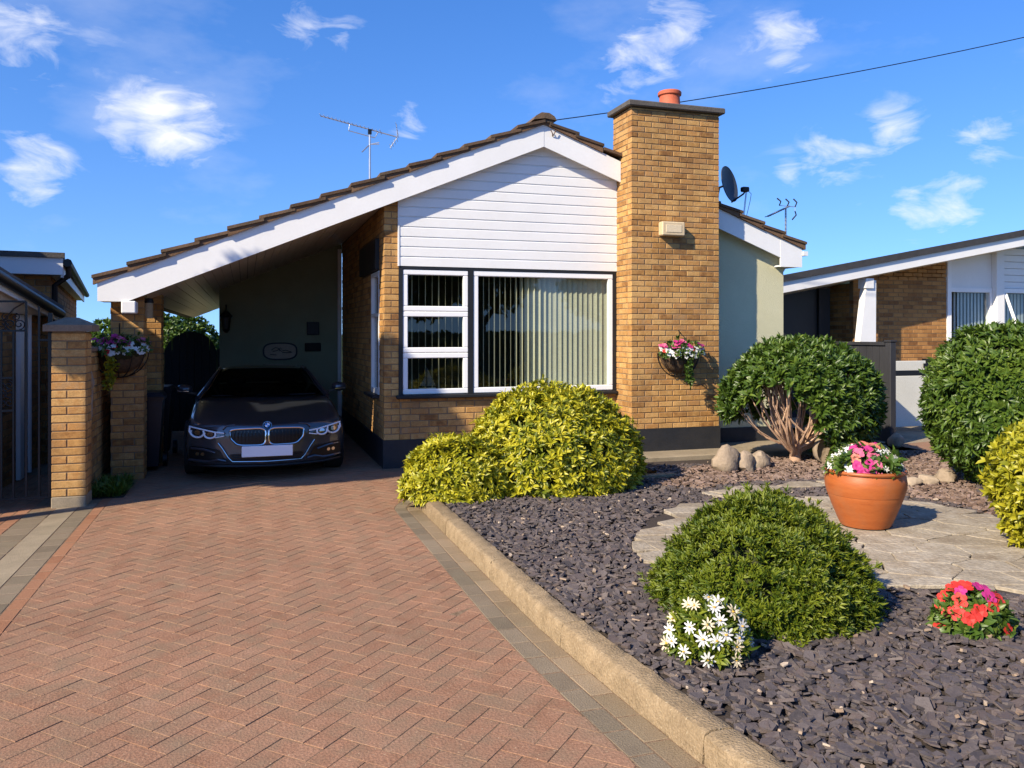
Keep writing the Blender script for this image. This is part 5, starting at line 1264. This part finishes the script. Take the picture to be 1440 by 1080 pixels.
# terracotta pot
pcx, pcy, pz = 4.50, 5.10, .124
pot = thing('terracotta_pot', (pcx, pcy, pz), 'round terracotta plant pot standing on the stone patio', 'pot')
m = MB(); m.lathe([(.0, .0), (.165, .0), (.178, .006), (.20, .05), (.245, .16), (.272, .235), (.2725, .243), (.277, .247), (.2785, .256), (.290, .30), (.293, .34), (.286, .385), (.277, .40), (.277, .408), (.290, .412), (.294, .422), (.290, .432), (.272, .436), (.258, .425), (.25, .37), (.0, .36)], (pcx, pcy, pz), 56); m.build('vessel', TERRA, pot, True)
m = MB(); m.lathe([(.0, .385), (.26, .382)], (pcx, pcy, pz), 32); m.build('compost', SOIL, pot)
pf = thing('pot_flowers', (pcx, pcy, pz + .39), 'white, magenta and salmon bedding flowers filling the terracotta pot', 'flowers')
cc_ = (pcx, pcy, pz + .36)
dome('', cc_, .26, .24, .19, '', '', L_POT, 170, 6, .05, .10, .42, zmin=.3, seed=41, layers=(1.0, .7), core=False, root=pf, spread=(.3, 1.3), amp=.1)
for i, (c, nr) in enumerate(clump_pts(cc_, .30, .26, .25, 80, .20)):
    px = proj(c)[0]
    if px < 1198: flowers('blossom', [(c, nr)], PW, pf, .036, 6, .5, .15)
    elif px > 1235: flowers('blossom', [(c, nr)], PW if i % 4 else PK, pf, .034, 6, .42, .2)
    else: flowers('blossom', [(c, nr)], (PM, PS, PK, PM, PK)[i % 5], pf, .042, 7, .85, .4)

# wall baskets
def basket(x, y, z, label, flabel, sc=1.0, seed=1):
    t = thing('wall_basket', (x, y, z - .2), label, 'wall basket', 'wire wall baskets'); m = MB(); r_ = .26 * sc
    m.tube([(x + r_ * math.cos(a), y - r_ * .62 * abs(math.sin(a)), z) for a in [math.pi * k / 18 for k in range(19)]], .006, 6); m.build('rim_wire', IRON, t, True)
    for k in range(7):
        a = math.pi * k / 6; pts = []
        for j in range(9):
            f = j / 8 * math.pi / 2; pts.append((x + r_ * math.cos(a) * math.cos(f), y - r_ * .62 * math.sin(a) * math.cos(f) - .003, z - .26 * sc * math.sin(f)))
        m = MB(); m.tube(pts, .0055, 5); m.build('wire', IRON, t, True)
    V = []; nu, nv = 14, 6
    for j in range(nv + 1):
        f = j / nv * math.pi / 2
        for i in range(nu + 1): a = math.pi * i / nu; V.append((x + .9 * r_ * math.cos(a) * math.cos(f), y - .9 * r_ * .62 * math.sin(a) * math.cos(f) - .003, z - .22 * sc * math.sin(f)))
    m = MB(); m.add(V, [(j * (nu + 1) + i, j * (nu + 1) + i + 1, (j + 1) * (nu + 1) + i + 1, (j + 1) * (nu + 1) + i) for j in range(nv) for i in range(nu)]); m.build('moss_liner', M('coir%d' % seed, [(.05, .03, .015), (.12, .075, .04)], .95, 30, 0, .8, 60), t, True)
    m = MB(); m.tube([(x, y - .002, z + .26 * sc), (x + .005, y - .05, z + .24 * sc), (x, y - .01, z + .16 * sc)], .007, 6); m.build('hook', IRON, t, True)
    f = thing('basket_flowers', (x, y, z), flabel, 'flowers', 'flowers in the wall baskets')
    c = (x, y - .09, z + .0)
    dome('', c, .25 * sc, .12 * sc, .13 * sc, '', '', L_POT, 120, 6, .03, .065, .40, zmin=-.2, seed=50 + seed, layers=(1.0, .6), core=True, root=f, spread=(.3, 1.3), amp=.1)
    pts = []
    for k in range(62):
        a = random.uniform(-1, 1); b = random.uniform(-.25, 1); p = Vector((c[0] + .27 * sc * a, c[1] - .12 * sc * math.sqrt(max(0, 1 - a * a)) * (1 - .4 * max(0, b)), c[2] + .15 * sc * b * (1 - .35 * a * a))); pts.append((p, Vector((a * .5, -1, .5 + b))))
    for p, nr in pts:
        hgt = (p.z - c[2]) / (.15 * sc)
        flowers('blossom', [(p, nr)], (PM if random.random() < .7 else PK) if hgt > .48 else (PW if random.random() < .9 else PR), f, .028 * sc if hgt < .5 else .03 * sc, 5, .8, .25)
    # trailing shoots
    P = []; Nn = []
    for k in range(4):
        x0 = c[0] + (.02 + .05 * k / 3 if x > 0 else -.04 - .05 * k / 3)
        for j in range(12): P.append((x0 + random.gauss(0, .018), c[1] - .1 + random.gauss(0, .015), z - .03 - .028 * j - .02 * k)); Nn.append((random.gauss(0, .3), -1, -.2))
    leaves('trailing_shoots', np.array(P), np.array(Nn), 5, .03, .055, .45, (.3, 1.3), L_YEL if x < 0 else L_POT, f, .3, -.3)
bq = onY(953, 497, YC); basket(bq.x, YC - .006, bq.z, 'wire wall basket hung on the chimney breast', 'pink and white flowers spilling from the chimney wall basket', 1.12, 1)
bq = onY(168, 493, 9.70); basket(bq.x, 9.715, bq.z, 'wire wall basket hung on the carport pillar', 'pink and white flowers spilling from the carport pillar basket', 1.12, 2)

# low grass tuft by the pier
gt = thing('grass_tuft', (-1.3, 8.95, 0), 'dark green grassy tuft in the shade behind the gate pier', 'plant')
P = np.column_stack([RNG.uniform(-1.40, -1.14, 260), RNG.uniform(8.72, 9.4, 260), np.full(260, .0)]); leaves('blades', P, np.tile([[0, 0, 1.0]], (260, 1)), 6, .06, .17, .09, (.1, .9), L_GRN, gt, .5, .4)
so2 = MB(); so2.box(-1.43, -1.12, 8.68, 9.5, -.02, .004); tag(so2.build('planting_strip', SOIL), kind='structure')

# stones
def rock(c, s, seed, name='boulder', rot=0):
    rs = np.random.default_rng(seed); V = []; nu, nv = 16, 9
    for j in range(nv + 1):
        ph = math.pi * j / nv
        for i in range(nu):
            a = 2 * math.pi * i / nu; v = np.array([[math.sin(ph) * math.cos(a), math.sin(ph) * math.sin(a), math.cos(ph)]]); k = lumps(v, .17, 3.2, seed)[0] * lumps(v, .06, 9, seed + 1)[0]
            x, y = v[0, 0] * s[0] * k, v[0, 1] * s[1] * k; V.append((c[0] + x * math.cos(rot) - y * math.sin(rot), c[1] + x * math.sin(rot) + y * math.cos(rot), c[2] + v[0, 2] * s[2] * k))
    m = MB(); m.cur = (seed * .37) % 1; m.add(V, [(j * nu + i, j * nu + (i + 1) % nu, (j + 1) * nu + (i + 1) % nu, (j + 1) * nu + i) for j in range(nv) for i in range(nu)]); return m.build(name, STONE, None, True)
def gpos(px, py, z=.1): return ground(px, py, z)
for i, (px, py, s, lab) in enumerate((((1030), 664, (.15, .12, .16), 'largest upright tan boulder beside the bare stems'), (1053, 662, (.12, .11, .12), 'middle tan boulder of the row by the bare stems'), (1076, 659, (.15, .11, .13), 'rounded tan boulder next to the bare-stemmed trunk'))):
    p = gpos(px, py); tag(rock((p[0], p[1] + .1, .09 + s[2] * .62), s, 60 + i, rot=.4 * i), lab, 'boulder', 'boulders under the pruned tree')
for i, (px, py, s, lab) in enumerate(((1289, 684, (.11, .07, .055), 'flat edging stone beside the terracotta pot'), (1313, 682, (.12, .08, .065), 'long rounded edging stone between two others near the pot'), (1340, 680, (.10, .08, .085), 'taller rounded edging stone near the green ball shrub'))):
    p = gpos(px, py); tag(rock((p[0], p[1] + .08, .09 + s[2] * .6), s, 70 + i, rot=-.5), lab, 'edging stone', 'edging stones behind the patio')
# shell-shaped stone birdbath ornament behind the pot
p = gpos(1183, 652); og = thing('stone_ornament', (p[0], p[1], .09), 'tan stone shell ornament behind the terracotta pot', 'ornament')
for s, nm in ((-1, 'shell'), (1, 'shell')):
    m = MB(); V = []; n = 16
    for yy, kk in ((0, .55), (-.03, .92), (-.05, 1), (.03, 1), (.06, .7)):
        for k in range(n): t = 2 * math.pi * k / n; V.append((p[0] + s * .135 + .14 * kk * math.cos(t), p[1] + .12 + yy, .25 + .155 * kk * math.sin(t)))
    order = [0, 1, 2, 3, 4]; m.add(V, [(i * n + k, i * n + (k + 1) % n, (i + 1) * n + (k + 1) % n, (i + 1) * n + k) for i in range(4) for k in range(n)] + [tuple(range(n)), tuple(4 * n + k for k in range(n))[::-1]]); m.build(nm, STONE, og, 'all')
m = MB(); m.lathe([(.05, 0), (.06, .03), (.035, .10), (.04, .26), (.07, .30), (.065, .35), (.03, .37), (0, .38)], (p[0], p[1] + .10, .09), 16); m.build('finial', STONE, og, True)
p = gpos(1178, 648); of = thing('orange_flower', (p[0], p[1] + .3, .09), 'single orange-red bloom on a stalk below the pruned crown', 'flowers')
q = onY(1178, 610, p[1] + .3); m = MB(); m.tube([(q.x, q.y, .09), (q.x + .02, q.y, q.z)], .006, 6); m.build('stalk', L_GRN, of)
for k in range(3): flowers('blossom', [((q.x + .02 * (k - 1), q.y - .02, q.z + .02 * (k % 2)), (.3 * (k - 1), -1, .5))], PR, of, .055, 6, .8, .5)
p = gpos(1150, 640); lf = thing('broad_leaf_plant', (p[0], p[1] + .2, .09), 'broad strap leaves lying beside the bare-stemmed trunk', 'plant')
leaves('strap_leaves', np.array([[p[0] + .1 * k, p[1] + .2, .12] for k in range(4)]), np.tile([[.3, -.5, .5]], (4, 1)), 5, .2, .38, .2, (.6, 1.3), L_GRN, lf, .2, 0)

ct = thing('added_shade_tree', (-4.05, 6.95, 0), 'unseen narrow evergreen tree added at the left to shade the parked car', 'tree')  # tree added out of view; its crown casts shade over the parked car
m = MB(); m.tube([(-4.05, 6.95, -.1), (-4.05, 6.95, 1.6), (-4.05, 6.95, 3.4)], [.12, .10, .07], 10); m.build('trunk', STEM, ct, True)
dome('', (-4.05, 6.95, 4.5), .42, .62, 1.2, '', '', L_DRK, 1500, 8, .08, .14, .35, zmin=-1, seed=91, amp=.05, root=ct)
# tree garden behind the arched gate, trees across the road (seen in the window panes)
def big_tree(loc, h, r_, label, mat=L_TREE, n=2600, group=None, lm=(.18, .34)):
    t = thing('broadleaf_tree', (loc[0], loc[1], 0), label, 'tree', group); x, y = loc
    m = MB(); m.tube([(x, y, -.1), (x + .1, y, h * .25), (x, y + .1, h * .5)], [r_ * .10, r_ * .075, r_ * .05], 10)
    for k in range(7): a = k * 2.4; m.tube([(x, y, h * (.28 + .03 * k)), (x + math.cos(a) * r_ * .35, y + math.sin(a) * r_ * .35, h * (.48 + .03 * k)), (x + math.cos(a) * r_ * .7, y + math.sin(a) * r_ * .7, h * (.60 + .03 * k))], [r_ * .05, r_ * .03, r_ * .01], 6)
    m.build('trunk', M('bark_' + str(len(bpy.data.materials)), [(.05, .035, .025), (.10, .075, .055)], .95, 8, 0, .6, 30), t, True)
    rs = np.random.default_rng(int(abs(x * 13 + y * 7)) + 3); P = []; Nn = []
    for k in range(26):
        d = sphere_pts(1, -.5)[0]; c = np.array([x + d[0] * r_ * .72, y + d[1] * r_ * .72, h * .66 + d[2] * h * .27]); rr = r_ * rs.uniform(.24, .42)
        q = sphere_pts(n // 26, -1) * rs.uniform(.55, 1.0, (n // 26, 1)); P.append(c + q * rr); Nn.append(q)
    leaves('crown', np.concatenate(P), np.concatenate(Nn), 4, lm[0], lm[1], .55, (.3, 1.4), mat, t, .3, .1)
    return t
dome('garden_shrub', (-2.3, 24.0, .6), 1.9, 1.2, 1.5, 'sunlit yellow-green garden shrub glimpsed over the arched gate', 'shrub', L_GRN, 1400, 8, .10, .18, .4, zmin=-.5, seed=77, amp=.08)
for i, (x, y, h, r_, lab) in enumerate(((5.6, -13.0, 5.6, 2.4, 'rounded street tree across the road facing the small casements'), (9.2, -13.6, 6.4, 2.7, 'taller street tree across the road facing the big window'), (15.3, -13.0, 5.4, 2.3, 'lower street tree across the road beyond the garden'))): big_tree((x, y), h, r_, lab, group='trees across the road')
hd = thing('clipped_hedge', (6, -11.5, 0), 'long dark clipped hedge across the road', 'hedge')
P = np.column_stack([RNG.uniform(-6, 20, 5200), np.zeros(5200), np.zeros(5200)]); fr_ = RNG.random(5200) < .6
P[:, 1] = np.where(fr_, -10.9 + RNG.normal(0, .04, 5200), RNG.uniform(-12, -10.9, 5200)); P[:, 2] = np.where(fr_, RNG.uniform(0, 1.5, 5200), 1.5 + RNG.normal(0, .05, 5200))
leaves('foliage', P, np.where(fr_[:, None], np.array([[0, 1, .2]]), np.array([[0, 0, 1.0]])), 6, .12, .22, .5, (.3, 1.4), L_TREE, hd, .3, .1)
B('shade_core', CORE, hd, (-6, 20, -11.9, -11.0, 0, 1.4))

# little ornament on the window board
sb = thing('model_yacht', (2.10, YW + .14, .873), 'small white model yacht standing inside the lower left window pane', 'ornament')
m = MB(); m.add([(1.99, YW + .14, .93), (2.21, YW + .14, .93), (2.17, YW + .12, .90), (2.03, YW + .12, .90), (2.17, YW + .16, .90), (2.03, YW + .16, .90), (2.10, YW + .115, .93), (2.10, YW + .165, .93)], [(0, 6, 2, 3), (6, 1, 2), (0, 5, 4, 7), (7, 4, 1), (0, 3, 5), (1, 4, 2), (3, 2, 4, 5), (0, 7, 6), (7, 1, 6)]); m.build('hull', CREAM, sb)
m = MB(); m.tube([(2.09, YW + .14, .92), (2.09, YW + .14, 1.18)], .004, 6); m.build('mast', IRON, sb)
for nm, q in (('main_sail', [(2.10, .95), (2.20, .955), (2.10, 1.17)]), ('jib', [(2.08, .95), (2.01, .96), (2.08, 1.08)])): m = MB(); m.prism(q, YW + .138, YW + .142); m.build(nm, ROOM, sb)
m = MB(); m.box(2.05, 2.15, YW + .12, YW + .16, .873, .90); m.build('stand', CREAM, sb)

# ================================================================== RIGHT NEIGHBOUR
YN = 11.5; YNW = 12.1
rn = thing('neighbour_bungalow', (11, 12, 0), 'neighbouring bungalow with sloping white fascia, brick wall and blinds', 'bungalow')
f0, f1 = onY(1095, 397, YN), onY(1440, 331, YN); sl_ = (f1.z - f0.z) / (f1.x - f0.x); zf = lambda x: f0.z + sl_ * (x - f0.x); XN1 = 18.0
m = MB(); m.prism([(f0.x, zf(f0.x)), (XN1, zf(XN1)), (XN1, zf(XN1) - .19), (f0.x, zf(f0.x) - .19)], YN, YN + .03); m.build('fascia', WHITE, rn)
FELT = M('felt', [(.03, .03, .033), (.055, .055, .06)], .9, 8, 0, .5, 80)
m = MB(); V = [(x, y, zf(x) + dz - (.13 * (y - YN) if y > 12 else 0)) for dz in (-.005, .11) for y in (YN - .04, 20) for x in (f0.x - .03, XN1)]
m.add(V, [(0, 2, 3, 1), (4, 5, 7, 6), (0, 1, 5, 4), (2, 6, 7, 3), (0, 4, 6, 2), (1, 3, 7, 5)]); m.build('roof_felt', FELT, rn)
m = MB(); V = [(x, y, zf(x) + dz - (.13 * (y - YN) if y > 12 else 0)) for dz in (-.185, -.17) for y in (YN + .032, 20) for x in (f0.x, XN1)]
m.add(V, [(0, 2, 3, 1), (4, 5, 7, 6), (0, 1, 5, 4), (2, 6, 7, 3), (0, 4, 6, 2), (1, 3, 7, 5)]); m.build('soffit', SOFF, rn)
bx0, bx1 = onY(1200, 400, YNW).x, onY(1331, 400, YNW).x
rec = lay((bx0, YNW), 0, bx1 - bx0, 0.1, 3.0, zmax=lambda u: zf(bx0 + u) - .22); set_bricks(rec, rn, NBRICK, 160)
B('mortar_core', MORTAR, rn, (bx0, bx1, YNW + .006, YNW + .1, 0, 2.60))
ret = lay((bx0 , 16), R(-90), 16 - YNW, .1, 2.5); set_bricks(ret, rn, NBRICK, 0); B('mortar_core', MORTAR, rn, (bx0 + .006, bx0 + .09, YNW + .1, 16, 0, 2.5))
wx0, wx1 = bx1 + .01, onY(1394, 400, YNW).x
m = MB(); hh = zf(wx1) - .2
for b in ((wx0, wx0 + .09, YNW - .02, YNW + .08, .1, hh - .1), (wx0 + .09, wx1, YNW - .02, YNW + .08, 2.38, 2.46), (wx1 - .05, wx1, YNW - .02, YNW + .08, .1, 2.38), (wx0 + .09, wx1 - .05, YNW - .02, YNW + .08, .9, .98)): m.box(*b)
nw = m.build('window', UPVC, rn); B('panel', WHITE, rn, (wx0 + .09, wx1, YNW + .0, YNW + .07, 2.462, hh - .05)); B('panel', WHITE, rn, (wx0 + .09, wx1, YNW, YNW + .07, .1, .895))
m = MB(); m.add([(wx0 + .09, YNW + .02, .98), (wx1 - .05, YNW + .02, .98), (wx1 - .05, YNW + .02, 2.38), (wx0 + .09, YNW + .02, 2.38)], [(0, 1, 2, 3)]); m.build('pane', GLASS, nw)
GBL = M('grey_blind', [(.33, .37, .40), (.42, .46, .50)], .8, 3, .3)
x = wx0 + .14
while x < wx1 - .05: m = MB(); m.box(x - .022, x + .022, YNW + .12, YNW + .125, .98, 2.37); m.build('blind_slat', GBL, nw); x += .085
B('corner_post', WHITE, rn, (wx1 + .004, wx1 + .20, YNW - .12, YNW + .08, .1, zf(wx1) - .2), bev=.006)
px0 = wx1 + .21; m = MB(); W2 = px0 + 2.6
for b in ((px0, W2, YNW - .06, YNW + .04, 2.38, 2.46), (px0, px0 + .07, YNW - .06, YNW + .04, .9, 2.38), (px0 + .75, px0 + .82, YNW - .06, YNW + .04, .9, 2.38), (px0, W2, YNW - .06, YNW + .04, .82, .9)): m.box(*b)
nw2 = m.build('window', UPVC, rn); m = MB(); m.add([(px0 + .07, YNW, .9), (W2, YNW, .9), (W2, YNW, 2.38), (px0 + .07, YNW, 2.38)], [(0, 1, 2, 3)]); m.build('pane', GLASS, nw2)
cz = MB(); cz.bar((px0 + .05, YNW - .08, 2.36), (px0 + .30, YNW - .32, 1.2), .07, .05); cz.bar((px0 + .80, YNW - .08, 2.36), (px0 + 1.0, YNW - .32, 1.2), .05, .05); cz.bar((px0 + .30, YNW - .32, 1.2), (px0 + 1.0, YNW - .32, 1.2), .05, .05); cz.build('open_casement', UPVC, nw2)
for i in range(26): m = MB(); xx = px0 + .12 + i * .09; m.box(xx - .03, xx + .03, YNW + .15, YNW + .155, .9, 2.37); m.build('blind_slat', GBL, nw2)
zb0 = 2.463; k = 0
while k < 9: 
    m = MB(); z0 = zb0 + .13 * k; 
    if z0 + .12 < zf(px0 + 1.6) - .2: m.box(px0 + max(0, (z0 + .13 - zf(px0) + .2) / sl_), XN1, YNW - .03, YNW + .05, z0 + .003, z0 + .127, bev=.006); m.build('cladding_board', WHITE, rn)
    k += 1
B('lower_wall', NBRICK, rn, (px0, XN1, YNW, YNW + .1, .0, .815)); B('room_back', ROOM, rn, (wx0, XN1, YNW + 1.4, YNW + 1.45, 0, 3.2))
# tapered white carport post and the dark carport
m = MB(); a, b = onY(1206, 488, YN + .1), onY(1218, 394, YN + .1); c2, d2 = onY(1231, 394, YN + .1), onY(1230, 488, YN + .1)
m.prism([(a.x - .14, .1), (d2.x, .1), (c2.x, b.z), (b.x, b.z)], YN + .08, YN + .22); m.build('tapered_post', WHITE, rn)
m = MB(); q = onY(1232, 390, YN); m.box(q.x - .17, q.x + .0, YN + .05, YN + .24, b.z - .14, b.z + .03); m.build('post_head', WHITE, rn)
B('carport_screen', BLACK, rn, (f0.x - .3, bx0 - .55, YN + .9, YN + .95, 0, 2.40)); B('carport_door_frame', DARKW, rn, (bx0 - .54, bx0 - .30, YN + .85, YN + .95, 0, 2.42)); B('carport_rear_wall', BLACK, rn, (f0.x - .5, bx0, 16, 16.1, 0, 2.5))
B('side_beam', WHITE, rn, (f0.x, f0.x + .05, YN + .032, 16, zf(f0.x) - .17, zf(f0.x)))
# neighbour ground
pth = MB(); pth.add([(8.35, 8.0, .082), (16, 8.0, .082), (16, 16, .082), (8.35, 16, .082)], [(0, 1, 2, 3)]); tag(pth.build('path', CONC), kind='structure')
pth = MB(); pth.add([(8.30, 8.1, .087), (10.6, 8.1, .087), (10.6, 9.3, .087), (8.30, 8.9, .087)], [(0, 1, 2, 3)]); tag(pth.build('brick_path', PAVER), kind='structure')
# side fence and white gate
fn = thing('side_fence', (8.3, 9.4, 0), 'charcoal timber fence with a stout post between the two bungalows', 'fence')
fx = 8.28
m = MB(); m.box(fx - .05, fx + .05, 8.86, 8.96, .1, 1.47, bev=.008); m.build('post', FENCE, fn); m = MB(); m.box(fx - .06, fx + .06, 8.85, 8.97, 1.472, 1.50, bev=.006); m.build('post_cap', FENCE, fn)
for k in range(9): m = MB(); m.box(fx - .02, fx + .012 + (.008 if k % 2 else 0), 8.97 + k * .125, 9.09 + k * .125, .12, 1.43); m.build('board', FENCE, fn)
m = MB(); m.box(fx - .045, fx - .022, 8.97, 10.1, 1.43, 1.475); m.build('top_rail', FENCE, fn)
tag(rock((8.22, 8.74, .16), (.11, .09, .10), 90), 'grey stone block at the foot of the charcoal fence post', 'stone')
wg = thing('white_gate', (9.7, 10.05, .1), 'white panelled side gate with black strap hinges beyond the fence', 'gate')
g0_, g1_ = onY(1256, 608, 10.05), onY(1302, 510, 10.05)
PGREY = M('gate_white', [(.55, .545, .48), (.64, .635, .56)], .6, 3)
m = MB(); m.box(g0_.x, g1_.x, 10.05, 10.09, .16, .94, bev=.006); m.build('panel', PGREY, wg); m = MB(); m.box(g0_.x, g1_.x, 10.05, 10.09, 1.02, 1.17, bev=.006); m.build('top_panel', PGREY, wg)
m = MB(); m.box(g0_.x - .1, g1_.x, 10.06, 10.10, .942, 1.018); m.build('strap_rail', IRON, wg); m = MB(); m.box(g1_.x + .003, g1_.x + .12, 10.03, 10.13, .08, 1.20); m.build('gate_post', IRON, wg)
for z in (.35, 1.06): m = MB(); m.box(g1_.x - .07, g1_.x + .2, 10.015, 10.03, z, z + .07); m.build('hinge', IRON, wg)

for o in EMPTIES:
    if '_w' in o: del o['_w']
scene.render.engine = 'CYCLES'
